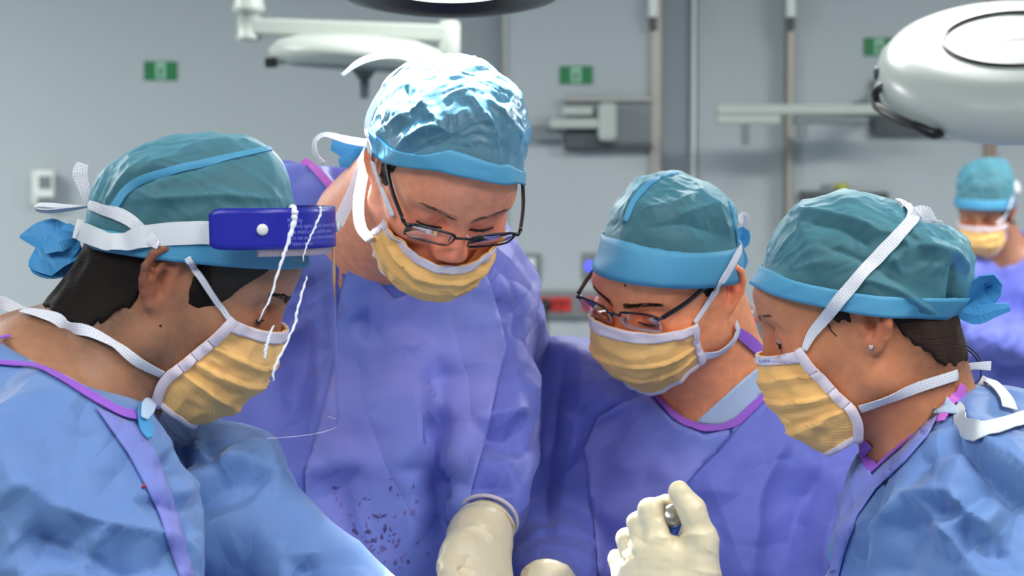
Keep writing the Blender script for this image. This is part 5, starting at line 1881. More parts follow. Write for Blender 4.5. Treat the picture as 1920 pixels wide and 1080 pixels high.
# ================================================================== D: surgeon with the earring, right
HD = Head(1628, 600, 1.92, 166, 21, 1, scale=0.945, jaw=0.93, brow=0.55)
RD = Rot(180, 0, 0)
cD = W(1822, 1190, 1.93)
prD = [
    ('e', cD, (0.118, 0.175, 0.235), RD),
    ('c', W(1688, 905, 1.95), W(1692, 1090, 1.94), 0.050, 0.060, 0.04),
    ('c', W(1885, 905, 1.95), W(1845, 990, 1.74), 0.066, 0.084, 0.06),
    ('c', W(1885, 905, 1.95), W(1785, 970, 2.12), 0.066, 0.08, 0.06),
    ('c', W(1850, 990, 1.74), W(1800, 1330, 1.66), 0.084, 0.068, 0.03),
    ('c', W(1800, 1330, 1.66), W(1345, 1270, 1.80), 0.062, 0.043, 0.02),
    ('c', W(1765, 970, 2.12), W(1700, 1300, 2.10), 0.078, 0.065, 0.03),
    ('c', W(1700, 1300, 2.10), W(1440, 1380, 1.98), 0.062, 0.045, 0.02),
]
lgD = legs_of(cD, RD)
tD = make_torso(prD, ((cD[0], cD[1], 0.6), 0.14, 0.19, RD, 1.1), lgD)
nD1 = W(1735, 850, 1.95)
neckD = lambda p: cone(p, HD.wld((-0.028, 0, -0.03)), nD1, 0.052, 0.064)
cutD = neck_cut([(1620, 840), (1641, 886), (1692, 838), (1752, 790), (1800, 716)], W(1715, 760, 1.93), 0.20, (1660, 680))
crD = [
    ([(1641, 920), (1690, 868), (1740, 820)], 5, -4),
    ([(1707, 927), (1650, 985), (1585, 1046)], 7, 8),
    ([(1707, 927), (1700, 990), (1696, 1062)], 6, -6),
    ([(1707, 927), (1765, 990), (1838, 1078)], 8, 8),
    ([(1707, 927), (1725, 880), (1742, 850)], 5, -6),
    ([(1782, 925), (1812, 960), (1850, 985)], 7, 7),
    ([(1765, 960), (1780, 985), (1820, 1010)], 18, -5),
    ([(1798, 785), (1810, 825), (1835, 860), (1875, 905), (1920, 955)], 8, -8),
    ([(1815, 780), (1850, 850), (1920, 910)], 9, 8),
    ([(1740, 870), (1790, 850), (1815, 880)], 9, 5),
    ([(1850, 985), (1820, 1040), (1800, 1080)], 8, 6),
    ([(1870, 1000), (1880, 1040), (1915, 1080)], 10, -6),
    ([(1640, 1070), (1720, 1065), (1800, 1080)], 8, -6),
    ([(1600, 920), (1590, 1000), (1588, 1070)], 9, 4),
]
PD = person('surgeon with a small stud earring and bow-tied cap, in profile beside the big white lamp', (cD[0], cD[1], 0), HD,
            (208, 137, 98), tD, neckD,
            dict(line=[(-0.13, -0.065), (-0.09, -0.078), (-0.060, -0.066), (-0.038, -0.036), (-0.026, 0.0), (-0.016, 0.03), (0.006, 0.03), (0.010, 0.006), (0.022, 0.012), (0.036, 0.034), (0.06, 0.085), (0.12, 0.12)], t=0.004),
            dict(over_ear=True, sil=[(1424, 530), (1432, 490), (1450, 440), (1485, 395), (1545, 363), (1625, 361), (1665, 376), (1720, 410), (1775, 420), (1810, 436), (1822, 470), (1829, 500), (1822, 550), (1800, 590)], edge=(0.077, -0.024, 0.095, -0.089), sag=-0.007, t=0.009, band=0.020, wrinkle=0.0020, stretch=(16, 50, 46),
                 puff=[((-0.075, 0, 0.055), (0.05, 0.062, 0.048), 0.04), ],
                 creases=[([(1500, 415), (1580, 430), (1640, 470)], 6, -3), ([(1480, 400), (1560, 405), (1660, 440)], 6, 4), ([(1660, 500), (1700, 470), (1690, 440)], 6, 3.5), ([(1600, 520), (1680, 545), (1760, 590)], 7, 4),
                          ([(1720, 460), (1780, 470), (1815, 510)], 6, 4), ([(1740, 440), (1800, 450)], 5, -3), ([(1790, 480), (1785, 540), (1780, 590)], 6, -4), ([(1540, 460), (1620, 490), (1690, 540)], 6, -2.5)]),
            dict(lo=(0.17, 1.40, 0.33), hi=(0.86, 2.32, 1.55), cut=cutD, wrinkle=0.005, creases=crD, net=netD, seed=4),
            ruddy=0.9, hairmat='hair_brown', hairline=lambda q: (1 / (1 + np.exp((q[:, 0] + 0.032) / 0.008))) * (1 / (1 + np.exp(-(q[:, 2] + 0.088) / 0.009))) * 0.85)
trousers(PD, lgD)

# ================================================================== E: surgeon far behind
HE = Head(1848, 398, 6.1, -115, 26, 3)
RE = Rot(-120, 0, 0)
cE = W(1900, 600, 6.2)
prE = [
    ('e', cE, (0.12, 0.17, 0.26), RE),
    ('c', W(1812, 520, 6.15), W(1890, 490, 6.2), 0.075, 0.08, 0.06),
    ('c', W(1890, 490, 6.2), W(1975, 530, 6.1), 0.08, 0.08, 0.06),
    ('c', W(1812, 520, 6.15), W(1805, 640, 6.1), 0.072, 0.062, 0.03),
    ('c', W(1805, 640, 6.1), W(1880, 640, 5.95), 0.06, 0.045, 0.02),
    ('c', W(1975, 530, 6.1), W(1990, 650, 6.0), 0.075, 0.062, 0.03),
    ('c', W(1990, 650, 6.0), W(1840, 640, 5.9), 0.062, 0.045, 0.02),
]
lgE = legs_of(cE, RE)
tE = make_torso(prE, ((cE[0], cE[1], 0.6), 0.15, 0.19, RE, 1.1), lgE)
neckE = lambda p: cone(p, HE.wld((-0.03, 0, -0.03)), W(1885, 470, 6.18), 0.058, 0.07)
PE = person('surgeon standing far behind by the wall, out of focus', (cE[0], cE[1], 0), HE, (170, 120, 96), tE, neckE,
            dict(line=[(-0.13, -0.06), (-0.03, -0.06), (-0.02, 0.0), (0.0, 0.0), (0.016, -0.03), (0.036, -0.02), (0.05, 0.07), (0.12, 0.09)], t=0.006),
            dict(edge=(0.06, -0.014, 0.095, -0.09), t=0.009, band=0.03, wrinkle=0.004, puff=[((-0.03, 0, 0.11), (0.08, 0.075, 0.048), 0.04)]),
            dict(lo=(1.2, 5.65, 0.33), hi=(2.0, 6.55, 1.58), h=0.012, wrinkle=0.008, seed=5, mat='gown_violet', cut=lambda p: cone(p, HE.wld((-0.03, 0, -0.05)), W(1885, 465, 6.15), 0.066, 0.08)), hh=0.006)
trousers(PE, lgE)
# ------------------------------------------------------------------ masks
MA = mask(PA, [(0,.062,.064,.000,.116,.010),(.3,.055,.066,-.028,.126,-.022),(.55,.047,.064,-.052,.126,-.052),(.8,.038,.060,-.072,.115,-.085),(.92,.036,.055,-.088,.100,-.106),(1,.043,.040,-.112,.084,-.119)], seed=1)
MB = mask(PB, [(0,.066,.058,-.014,.112,-.030),(.25,.056,.064,-.04,.124,-.050),(.5,.045,.066,-.064,.124,-.074),(.75,.036,.064,-.082,.112,-.098),(1,.028,.058,-.098,.086,-.116)], seed=2,
          pleats=((0.20, 0.008), (0.42, 0.006)), crumple_amp=0.0022, bulge=(1.1, 0.9))
MC = mask(PC, [(0,.054,.064,-.006,.120,.016),(.25,.052,.066,-.026,.130,-.016),(.5,.048,.065,-.044,.130,-.044),(.75,.043,.061,-.058,.118,-.070),(1,.040,.056,-.070,.088,-.097)], seed=3,
          pleats=((0.40, 0.006), (0.62, 0.004)))
MD = mask(PD, [(0,.063,.062,-.004,.116,.006),(.3,.055,.065,-.030,.125,-.018),(.55,.046,.064,-.054,.125,-.046),(.8,.036,.060,-.074,.113,-.082),(.92,.036,.054,-.090,.100,-.102),(1,.046,.042,-.108,.084,-.116)], seed=4)
ME = mask(PE, [(0, .055, .064, -.006, .118, .010), (.5, .044, .066, -.046, .132, -.048), (1, .024, .056, -.075, .084, -.115)], seed=5)
for P_, mt, lift, n_, sp, wd in ((PA, 'hair', 0.0, 110, 1.0, 0.9), (PB, 'brow_brown', 0.001, 60, 0.9, 0.7), (PC, 'hair', 0.0, 120, 1.0, 0.9), (PD, 'brow_brown', 0.002, 55, 0.5, 0.7)):
    eyebrows(P_, mt, sides=(-1,) if P_ is PA else (1,) if P_ is PD else (1, -1), spread=sp, lift=lift, n=n_, wid=wd)
eyes(PA, (-1,)); eyes(PB); eyes(PC); eyes(PD, (1,), open_=1.0)

# ------------------------------------------------------------------ hidden rest of the masks' and caps' ties is left out; the ties in view
tr = lambda P: [P['body_bvh'], P['hair_bvh'], P['cap_bvh'], P['band_bvh']]
trg = lambda P: tr(P) + [P['gown_bvh'], P['mask_bvh']]
# A
ribbon('upper_tie', [(428, 598), (395, 545), (368, 505), (352, 482)], [0.005, 0.006, 0.006], M['tie'], PA['mask'], tr(PA), off=0.004)
ribbon('upper_tie', [(300, 462), (262, 425), (225, 402), (172, 385)], [0.008, 0.011, 0.012, 0.008], M['tie'], PA['mask'], tr(PA), off=0.003)
ribbon('lower_tie', [(305, 697), (262, 676), (215, 645), (150, 615), (90, 596), (45, 588)], [0.008, 0.010, 0.008, 0.011, 0.011, 0.008], M['tie'], PA['mask'], tr(PA), off=0.004, twist=[0, 0, 0.8, 0, 0, 0])
ribbon('tie_end', [(60, 592, 1.86), (28, 578, 1.865), (0, 566, 1.87), (-40, 560, 1.88)], [0.009, 0.011, 0.012, 0.012], M['tie'], PA['mask'], None, twist=[0, 0.3, -0.3, 0])
ribbon('tie_end', [(165, 385, 1.87), (157, 352, 1.868), (150, 325, 1.865), (155, 306, 1.865)], [0.005, 0.011, 0.014, 0.011], M['tie'], PA['mask'], None, twist=[0, 0.2, 0.2, 0])
ribbon('bow_loop', [(165, 387, 1.87), (110, 386, 1.87), (72, 384, 1.872), (66, 392, 1.874), (88, 396, 1.872), (130, 392, 1.87), (165, 387, 1.87)], [0.003, 0.010, 0.012, 0.012, 0.010, 0.004], M['tie'], PA['mask'], None, twist=[1.2, 1.1, 1.3, 1.3, 1.3, 1.2], n=40)
for pts, w, tw in (([(150, 452, 1.88), (118, 446, 1.882), (92, 440, 1.888), (64, 442, 1.89), (38, 444, 1.892)], [0.018, 0.028, 0.034, 0.022, 0.003], [0.5, -0.2, 0.35, 0.1, 0.2]),
                   ([(152, 462, 1.872), (120, 474, 1.868), (86, 484, 1.866), (62, 494, 1.868), (56, 500, 1.87)], [0.018, 0.032, 0.036, 0.018, 0.004], [0.1, 0.7, 0.15, 0.5, 0.4]),
                   ([(150, 466, 1.874), (128, 490, 1.87), (100, 506, 1.87), (72, 506, 1.872), (60, 496, 1.874)], [0.016, 0.026, 0.020, 0.016, 0.006], [0.3, -0.3, 0.4, 0.9, 0.4]),
                   ([(138, 424, 1.868), (126, 436, 1.864), (134, 460, 1.864), (118, 486, 1.866)], [0.010, 0.020, 0.018, 0.010], [0.6, 0.2, -0.3, 0.2]),
                   ([(140, 446, 1.862), (112, 452, 1.86), (84, 470, 1.862)], [0.012, 0.022, 0.010], [-0.5, 0.3, 0.6])):
    cap_knot('cap_tie', pts, w, PA, tw)
ribbon('cap_seam', [(212, 392), (250, 345), (320, 320), (420, 298), (505, 280)], [0.008, 0.0075, 0.007, 0.006], M['band'], PA['cap'], [PA['cap_bvh']], off=0.0012, thick=0.0018)
# elastic strap of the visor follows below with the visor

# B
ribbon('upper_tie', [(742, 405), (722, 350), (705, 300), (697, 262)], [0.006, 0.008, 0.008, 0.007], M['tie'], PB['mask'], tr(PB), off=0.005)
ribbon('upper_tie', [(697, 262), (690, 225), (712, 178), (745, 140), (785, 114)], [0.008, 0.007, 0.007, 0.007, 0.005], M['tie'], PB['mask'], tr(PB), off=0.004)
ribbon('tie_end', [(785, 116, 2.26), (750, 104, 2.27), (715, 104, 2.27), (675, 116, 2.265), (641, 141, 2.26)], [0.007, 0.010, 0.010, 0.008, 0.004], M['tie'], PB['mask'], None, twist=[0.4, 0.6, 0.5, 0.3, 0.2])
ribbon('lower_tie', [(694, 450, 2.14), (676, 425, 2.15), (672, 380, 2.17), (682, 320, 2.19), (695, 268, 2.2)], [0.010, 0.012, 0.012, 0.012, 0.010], M['tie'], PB['mask'], None, twist=[0.3, 0.3, 0.2, 0.2, 0.2])
ribbon('tie_end', [(695, 268, 2.22), (684, 300, 2.2), (664, 355, 2.19), (632, 422, 2.18)], [0.008, 0.014, 0.014, 0.013], M['tie'], PB['mask'], None, twist=[0.2, 0, 0, 0])
ribbon('bow_loop', [(698, 270, 2.24), (650, 262, 2.25), (610, 252, 2.25), (590, 265, 2.25), (592, 292, 2.25), (606, 306, 2.25)], [0.010, 0.010, 0.009, 0.011, 0.010, 0.007], M['tie'], PB['mask'], None, twist=[0.4, 0.5, 0.9, 1.1, 0.9, 0.6], n=40)
cap_knot('cap_tie', [(690, 285, 2.29), (660, 280, 2.30), (622, 272, 2.31)], [0.03, 0.03, 0.012], PB, [0.2, 0.2, 0])
cap_knot('cap_tie', [(690, 295, 2.28), (665, 298, 2.29), (636, 306, 2.29)], [0.02, 0.024, 0.01], PB, [-0.2, 0.3, 0])

# C
ribbon('upper_tie', [(1298, 604), (1330, 555), (1362, 505), (1384, 465)], [0.006, 0.010, 0.012, 0.010], M['tie'], PC['mask'], tr(PC), off=0.004)
ribbon('lower_tie', [(1304, 664), (1340, 658), (1365, 640), (1376, 620), (1372, 605)], [0.009, 0.012, 0.014, 0.012, 0.008], M['tie'], PC['mask'], tr(PC), off=0.005)
ribbon('bow_loop', [(1372, 600, 2.40), (1385, 592, 2.41), (1392, 602, 2.41), (1384, 614, 2.405), (1372, 608, 2.40)], [0.006, 0.010, 0.010, 0.010, 0.006], M['tie'], PC['mask'], None, twist=[0.9, 1.1, 1.2, 1.1, 0.9])
ribbon('tie_end', [(1374, 590, 2.42), (1392, 572, 2.425), (1405, 580, 2.43), (1395, 588, 2.43), (1376, 588, 2.42)], [0.006, 0.014, 0.014, 0.010, 0.006], M['tie'], PC['mask'], None, twist=[0.3, 0.4, 0.6, 0.4, 0.3])
cap_knot('cap_tie', [(1376, 450, 2.42), (1392, 434, 2.43), (1394, 456, 2.43), (1378, 462, 2.42)], [0.010, 0.018, 0.018, 0.008], PC, [0.5, 0.3, 0.8, 0.3])
cap_knot('cap_tie', [(1380, 460, 2.42), (1388, 490, 2.42), (1374, 512, 2.42)], [0.012, 0.02, 0.014], PC, [0.3, 0.0, 0.3])
ribbon('tie_knot', [(1384, 416, 2.42), (1394, 408, 2.425), (1402, 420, 2.43)], [0.008, 0.014, 0.008], M['tie'], PC['mask'], None, twist=[0.4, 0.3, 0.3])
ribbon('cap_seam', [(1172, 415), (1190, 375), (1225, 340), (1268, 325)], [0.006, 0.007, 0.006], M['band'], PC['cap'], [PC['cap_bvh']], off=0.001, thick=0.0016)
ribbon('cap_seam', [(1368, 380), (1378, 420), (1382, 460)], [0.006, 0.006], M['band'], PC['cap'], [PC['cap_bvh']], off=0.001, thick=0.0016)

# D
ribbon('upper_tie', [(1510, 657), (1528, 620), (1565, 575), (1610, 525), (1655, 475), (1695, 435), (1712, 410), (1700, 392), (1680, 380)], [0.006, 0.010, 0.012, 0.0125, 0.0125, 0.0125, 0.012, 0.013, 0.010], M['tie'], PD['mask'], tr(PD), off=0.004, n=60)
ribbon('tie_end', [(1712, 412, 1.86), (1722, 398, 1.858), (1738, 400, 1.86), (1754, 414, 1.862)], [0.004, 0.012, 0.012, 0.003], M['tie'], PD['mask'], None, twist=[0.2, 0, 0.2, 0.2])
ribbon('tie_end', [(1712, 414, 1.86), (1735, 417, 1.862), (1764, 419, 1.866)], [0.004, 0.006, 0.006], M['tie'], PD['mask'], None, twist=[0.6, 0.5, 0.5])
ribbon('lower_tie', [(1612, 762), (1660, 745), (1720, 724), (1790, 702)], [0.009, 0.0105, 0.0105, 0.010], M['tie'], PD['mask'], tr(PD), off=0.004)
ribbon('tie_knot', [(1778, 684, 1.905), (1800, 684, 1.905), (1808, 686, 1.905)], [0.010, 0.010, 0.008], M['tie'], PD['mask'], None)
ribbon('tie_end', [(1800, 690, 1.91), (1830, 686, 1.912), (1858, 686, 1.915)], [0.007, 0.007, 0.009], M['tie'], PD['mask'], None, twist=[0.5, 0.3, 0.1])
cap_knot('cap_tie', [(1800, 575, 1.90), (1820, 545, 1.89), (1848, 520, 1.888), (1868, 530, 1.89), (1862, 552, 1.895), (1830, 572, 1.9), (1800, 588, 1.9)], [0.012, 0.022, 0.022, 0.020, 0.022, 0.022, 0.012], PD, [0.5, 0.7, 0.9, 1.0, 0.9, 0.6, 0.3])
cap_knot('cap_tie', [(1795, 582, 1.895), (1830, 592, 1.89), (1862, 582, 1.888), (1893, 576, 1.89)], [0.012, 0.019, 0.014, 0.008], PD, [0.1, 0.1, 0.2, 0.2])
cap_knot('cap_tie', [(1790, 560, 1.905), (1812, 535, 1.90), (1826, 520, 1.90)], [0.016, 0.02, 0.02], PD, [0.2, 0.3, 0.3])
# E
ribbon('upper_tie', [(1868, 420), (1885, 400), (1896, 370)], [0.010, 0.011, 0.011], M['tie'], PE['mask'], tr(PE), off=0.006)
ribbon('tie_end', [(1894, 352, 6.2), (1904, 345, 6.2), (1910, 360, 6.2)], [0.012, 0.02, 0.016], M['tie'], PE['mask'], None)
# ------------------------------------------------------------------ glasses
GB = eyeglasses(PB, 'black rectangular eyeglasses slipped down the nose of the tall surgeon', (0.118, 0, 0.018), 0.052, 0.031, 14, True, 0.22, 0.018, (-0.004, 0.080, 0.036))
GC = eyeglasses(PC, 'black half-rimmed eyeglasses on the shorter surgeon, clear lower lens edges', (0.113, 0, 0.024), 0.050, 0.029, 10, False, 0.20, 0.017, (-0.006, 0.080, 0.034))

# earring, mole, chain
el = HD.wld(np.array([-0.002, 0.083, -0.0225]))
el = trace(lambda q: HD.full(q), np.array([[0.0, 0.12, -0.0215]]), np.array([[0.0, -1.0, 0.0]]), it=60)[0]
el = HD.wld(el)
r = empty('stud_earring', el, 'tiny silver stud earring with a clear stone in the earlobe', 'earring')
lathe('setting', [(0.0016, -0.001), (0.0026, 0.0005), (0.0028, 0.0016), (0.0022, 0.002)], el, HD.R[:, 1], M['metal'], r, 16)
lathe('stone', [(0.0022, 0.0018), (0.0021, 0.0026), (0.0012, 0.0031)], el, HD.R[:, 1], M['eyeball'], r, 8)
for px, py, P_, rad in ((1172, 535, PC, 0.0016), (301, 611, PA, 0.0013)):
    h = cast(px, py, [P_['body_bvh']])
    if h:
        lathe('mole', [(rad, -0.0006), (rad, 0.0001), (rad * .6, 0.0006)], h[0], h[1], M['hair_brown'], P_['body'], 10)
c = []
for px, py in ((1752, 762), (1744, 778), (1735, 792), (1728, 806)):
    h = cast(px, py, [PD['body_bvh'], PD['gown_bvh']])
    if h: c.append(h[0] + h[1] * 0.002)
if len(c) > 2:
    o = tube('necklace', catmull(c, 24), 0.0008, M['metal'], None, 6)
    tag(o, 'thin silver necklace chain at the neck of the earring wearer', 'necklace')
# stray strands at her nape
for i, pts in enumerate(([(1785, 655), (1812, 655), (1835, 680), (1838, 708), (1818, 724), (1798, 722)], [(1780, 645), (1810, 648), (1834, 668), (1842, 690)], [(1782, 640), (1800, 632), (1800, 618), (1790, 612)],
                         [(1775, 650), (1795, 668), (1800, 695), (1790, 720)], [(1550, 600), (1558, 618), (1570, 630)])):
    d_ = 1.92 if i < 4 else 1.85
    tube('hair_strand', catmull([W(a, b, d_) if i < 4 else (lambda h: h[0] + h[1] * .001 if h else W(a, b, d_))(cast(a, b, [PD['body_bvh']])) for a, b in pts], 24), [0.0009 * (1 - 0.6 * t) for t in np.linspace(0, 1, 24)], M['hair_brown'], PD['hair'], 6)
# ------------------------------------------------------------------ face visor of A: curved clear film, blue label, foam, elastic
VC = W(462, 430, 1.84)            # axis of the curved film, vertical
RXV, RYV = 0.0805, 0.098
def vis_pt(deg, z, grow=0.0):
    a = math.radians(deg)
    x, y = (RXV + grow) * abs(math.cos(a)) ** 0.8 * (1 if math.cos(a) > 0 else -1), (RYV + grow) * math.sin(a)
    sl = (VC[2] + 0.02 - z) * 0.02
    return np.array([VC[0] + x + sl, VC[1] + y, z])
zt, zl_, zb_ = W(530, 389, 1.78)[2], W(530, 464, 1.78)[2], W(530, 815, 1.78)[2]
visor = empty('face_visor', VC, 'clear plastic face visor with a blue warning label and white elastic strap', 'face visor')
DEG0, DEG1 = -100, 96
def vis_sheet(name, d0, d1, zfun, mat, grow, nu=60, nv=30, thick=0.0008, rip=0.0, corner=0.0):
    v, f, uv = [], [], []
    for i in range(nv):
        for j in range(nu):
            t = j / (nu - 1); s = i / (nv - 1)
            dg = d0 + (d1 - d0) * t
            z0, z1 = zfun(t)
            g = grow + rip * (0.0018 * math.sin(dg * 0.21 + s * 3) * s + 0.0012 * math.sin(dg * 0.47 - s * 5) * s)
            v.append(vis_pt(dg, z0 + (z1 - z0) * s, g)); uv.append((t, s))
    f = [(i * nu + j, i * nu + j + 1, (i + 1) * nu + j + 1, (i + 1) * nu + j) for i in range(nv - 1) for j in range(nu - 1)]
    o = mk(name, v, f, mat, visor, uv=uv)
    if thick:
        sm = o.modifiers.new('t', 'SOLIDIFY'); sm.thickness = thick; sm.offset = 0
    return o
def rc(t, z0, z1, c=0.06, r=0.012):
    k = max(0.0, 1 - min(t, 1 - t) / c)
    e = r * (1 - math.sqrt(max(0, 1 - k * k)))
    return (z0 - e, z1 + e * 0.7)
film = vis_sheet('visor_film', DEG0, DEG1, lambda t: rc(t, zt, zb_, 0.10, 0.03), M['film'], 0.0, rip=0.3, thick=0.0)
label = vis_sheet('blue_label', DEG0, 74, lambda t: rc(t, zt, zl_ - 0.001, 0.05, 0.006), M['label_blue'], 0.0008, 60, 8, 0.0010)
edge_pts = [vis_pt(DEG0 + (DEG1 - DEG0) * t, rc(t, zt, zb_, 0.10, 0.03)[1], 0.0) for t in np.linspace(0.12, 0.72, 50)]
tube('film_edge', edge_pts, 0.0003, M['rimless'], visor, 6)
# foam pad between the label and the brow
v, f = [], []
nu = 40
for i, (gr, z) in enumerate(((-0.002, zt - 0.006), (-0.002, zl_ - 0.007), (-0.012, zl_ - 0.0075), (-0.014, zl_ + 0.004), (-0.014, zt - 0.008))):
    for j in range(nu):
        v.append(vis_pt(-78 + 156 * j / (nu - 1), z, gr))
for i in range(5):
    for j in range(nu - 1):
        k = (i + 1) % 5
        f.append((i * nu + j, i * nu + j + 1, k * nu + j + 1, k * nu + j))
f += [tuple(i * nu for i in range(5)), tuple(i * nu + nu - 1 for i in range(5))[::-1]]
mk('foam_pad', v, f, M['foam'], visor)
for dg in (-76, 6):
    p = vis_pt(dg, (zt + zl_) / 2 - 0.001, 0.0022)
    ax = vis_pt(dg, zt, 0.02) - vis_pt(dg, zt, 0.0)
    lathe('rivet', [(0.0048, -0.001), (0.0052, 0.0004), (0.0048, 0.0016), (0.0025, 0.0024)], p, ax, M['white_plastic'], visor, 24)
# crinkle ridges on the film, coloured white to stand for reflected light streaks
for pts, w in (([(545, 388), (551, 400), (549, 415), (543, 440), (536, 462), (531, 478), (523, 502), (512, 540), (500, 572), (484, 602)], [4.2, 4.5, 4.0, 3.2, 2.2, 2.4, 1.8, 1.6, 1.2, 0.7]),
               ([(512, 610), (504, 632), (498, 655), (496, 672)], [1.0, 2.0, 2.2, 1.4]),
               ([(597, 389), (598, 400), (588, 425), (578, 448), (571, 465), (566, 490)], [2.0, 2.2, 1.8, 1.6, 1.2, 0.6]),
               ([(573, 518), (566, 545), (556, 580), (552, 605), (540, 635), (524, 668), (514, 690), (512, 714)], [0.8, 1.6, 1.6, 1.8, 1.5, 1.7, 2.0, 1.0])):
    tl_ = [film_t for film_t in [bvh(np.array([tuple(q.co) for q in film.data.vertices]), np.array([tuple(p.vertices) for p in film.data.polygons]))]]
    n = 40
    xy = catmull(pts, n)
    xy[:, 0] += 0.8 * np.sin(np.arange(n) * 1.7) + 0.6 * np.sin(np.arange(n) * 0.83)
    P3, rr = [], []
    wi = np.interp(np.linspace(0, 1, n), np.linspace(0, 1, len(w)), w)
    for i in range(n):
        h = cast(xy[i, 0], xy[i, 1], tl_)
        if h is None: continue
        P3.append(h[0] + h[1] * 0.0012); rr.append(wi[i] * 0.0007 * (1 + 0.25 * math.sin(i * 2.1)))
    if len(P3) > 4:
        tube('film_crease_glint', P3, rr, M['crease'], visor, 8)
# warning print, laid on the curved label
lines = ['Warning:', 'Use only against liquids, but not surgery.', 'The shield is not small burn proof.', 'Do not use if you have extreme allergy.', 'Name of user:']
for i, t in enumerate(lines):
    V, Fs = text_mesh(t, 0.0052)
    if not len(V): continue
    v = []
    for p in V:
        a = -60 + (p[0] + (0.0012 * i)) / 0.00162
        v.append(vis_pt(a, zt - 0.0125 - i * 0.0052 + p[1], 0.0016))
    mk('label_print', v, Fs, M['label_text'], label, smooth=False)
ribbon('elastic_strap', [(452, 437), (400, 436), (330, 437), (270, 443), (235, 452), (205, 450), (170, 436), (140, 428)], [0.0195, 0.0205, 0.0205, 0.0195, 0.015, 0.016, 0.018, 0.018], M['elastic'], visor, [PA['cap_bvh'], PA['band_bvh'], PA['hair_bvh']], off=0.0045, n=60, twist=[0, 0, 0, 0, 0.35, 0.5, 0.2, 0.1])
# ------------------------------------------------------------------ mask prints
def print_on(P, s, px, py, size, mat, rot=0.0):
    V, Fs = text_mesh(s, size)
    v = []
    ca, sa = math.cos(rot), math.sin(rot)
    d0 = cast(px, py, [P['mask_bvh']])
    if d0 is None: return
    k = F / px_of(d0[0])[2]
    for p in V:
        x, y = (p[0] * ca - p[1] * sa) * k, (p[0] * sa + p[1] * ca) * k
        h = cast(px + x, py - y, [P['mask_bvh']])
        v.append(h[0] + h[1] * 0.0026 if h else np.array([np.nan] * 3))
    bad = {i for i, q in enumerate(v) if np.isnan(q[0])}
    Fs = [f for f in Fs if not (set(f) & bad)]
    v = [q if not np.isnan(q[0]) else d0[0] for q in v]
    mk('mask_print', v, Fs, M[mat], P['mask'], smooth=False)
print_on(PD, 'LABR', 1427, 679, 0.0044, 'print_blue', -0.02)
print_on(PD, 'COMMERCIAL ONLY', 1443, 679, 0.0030, 'print_blue', -0.03)
print_on(PD, 'level 3 fluid resistant fog free', 1427, 668, 0.0022, 'print_grey', -0.02)
print_on(PD, 'this side out', 1430, 687, 0.0022, 'print_grey', -0.02)
print_on(PC, 'LABR COMMERCIAL ONLY', 1172, 619, 0.0040, 'print_blue', -0.05)
# ------------------------------------------------------------------ gown trims, reinforced panels, inner garments
gA, gB, gC, gD = PA['gown'], PB['gown'], PC['gown'], PD['gown']
sk = lambda P: [P['gown_bvh'], P['body_bvh']]
ribbon('neck_binding', [(-30, 682), (20, 686), (70, 692), (120, 716), (180, 752), (225, 776), (252, 782)], [0.007, 0.008, 0.009, 0.0105, 0.011, 0.011, 0.010], M['purple'], gA, [PA['gown_bvh']], off=0.003, n=50)
ribbon('neck_binding', [(-20, 642), (0, 640), (22, 636)], [0.008, 0.008, 0.004], M['purple'], gA, sk(PA), off=0.004, n=10)
ribbon('inner_collar', [(75, 688), (125, 710), (180, 744), (220, 765)], [0.003, 0.004, 0.004, 0.002], M['scrub'], gA, sk(PA), off=0.0015, n=24)
patch('front_panel', [(178, 768), (250, 800), (288, 850), (318, 930), (342, 1010), (360, 1085), (335, 1085), (312, 1010), (280, 930), (235, 850)], [PA['gown_bvh']], 0.002, M['panel'], gA)
ribbon('tie_tab', [(268, 768), (262, 788), (266, 812), (272, 828)], [0.012, 0.014, 0.013, 0.004], M['tie_blue'], gA, sk(PA), off=0.006, twist=[0.2, 0, 0.2, 0.3], n=14)
ribbon('tie_tab', [(272, 764), (264, 778), (258, 796)], [0.010, 0.013, 0.006], M['scrub'], gA, sk(PA), off=0.009, twist=[0.2, 0, 0.2], n=12)
for px, py in ((268, 914), (324, 1031), (265, 745)):
    h = cast(px, py, [PA['gown_bvh']])
    if h: lathe('blood_spot', [(0.0016, 0), (0.0014, 0.0028), (0.0004, 0.0032)], h[0], h[1], M['blood'], gA, 8)
h = cast(321, 706, [PA['mask_bvh']])
if h: lathe('blood_spot', [(0.0016, 0), (0.0014, 0.0016), (0.0004, 0.0022)], h[0] + h[1] * 0.0015, h[1], M['blood'], PA['mask'], 7)

ribbon('neck_binding', [(568, 300), (590, 318), (618, 348), (650, 384), (672, 412), (700, 455)], [0.009, 0.010, 0.010, 0.009, 0.009, 0.008], M['pink'], gB, [PB['gown_bvh']], off=0.003, n=40)
patch('front_panel', [(660, 470), (740, 560), (850, 520), (898, 478), (925, 560), (948, 650), (925, 760), (900, 860), (872, 980), (850, 1085), (590, 1085), (572, 960), (570, 885), (600, 800), (625, 700), (634, 600)], [PB['gown_bvh']], 0.0022, M['panel'], gB, step=9)
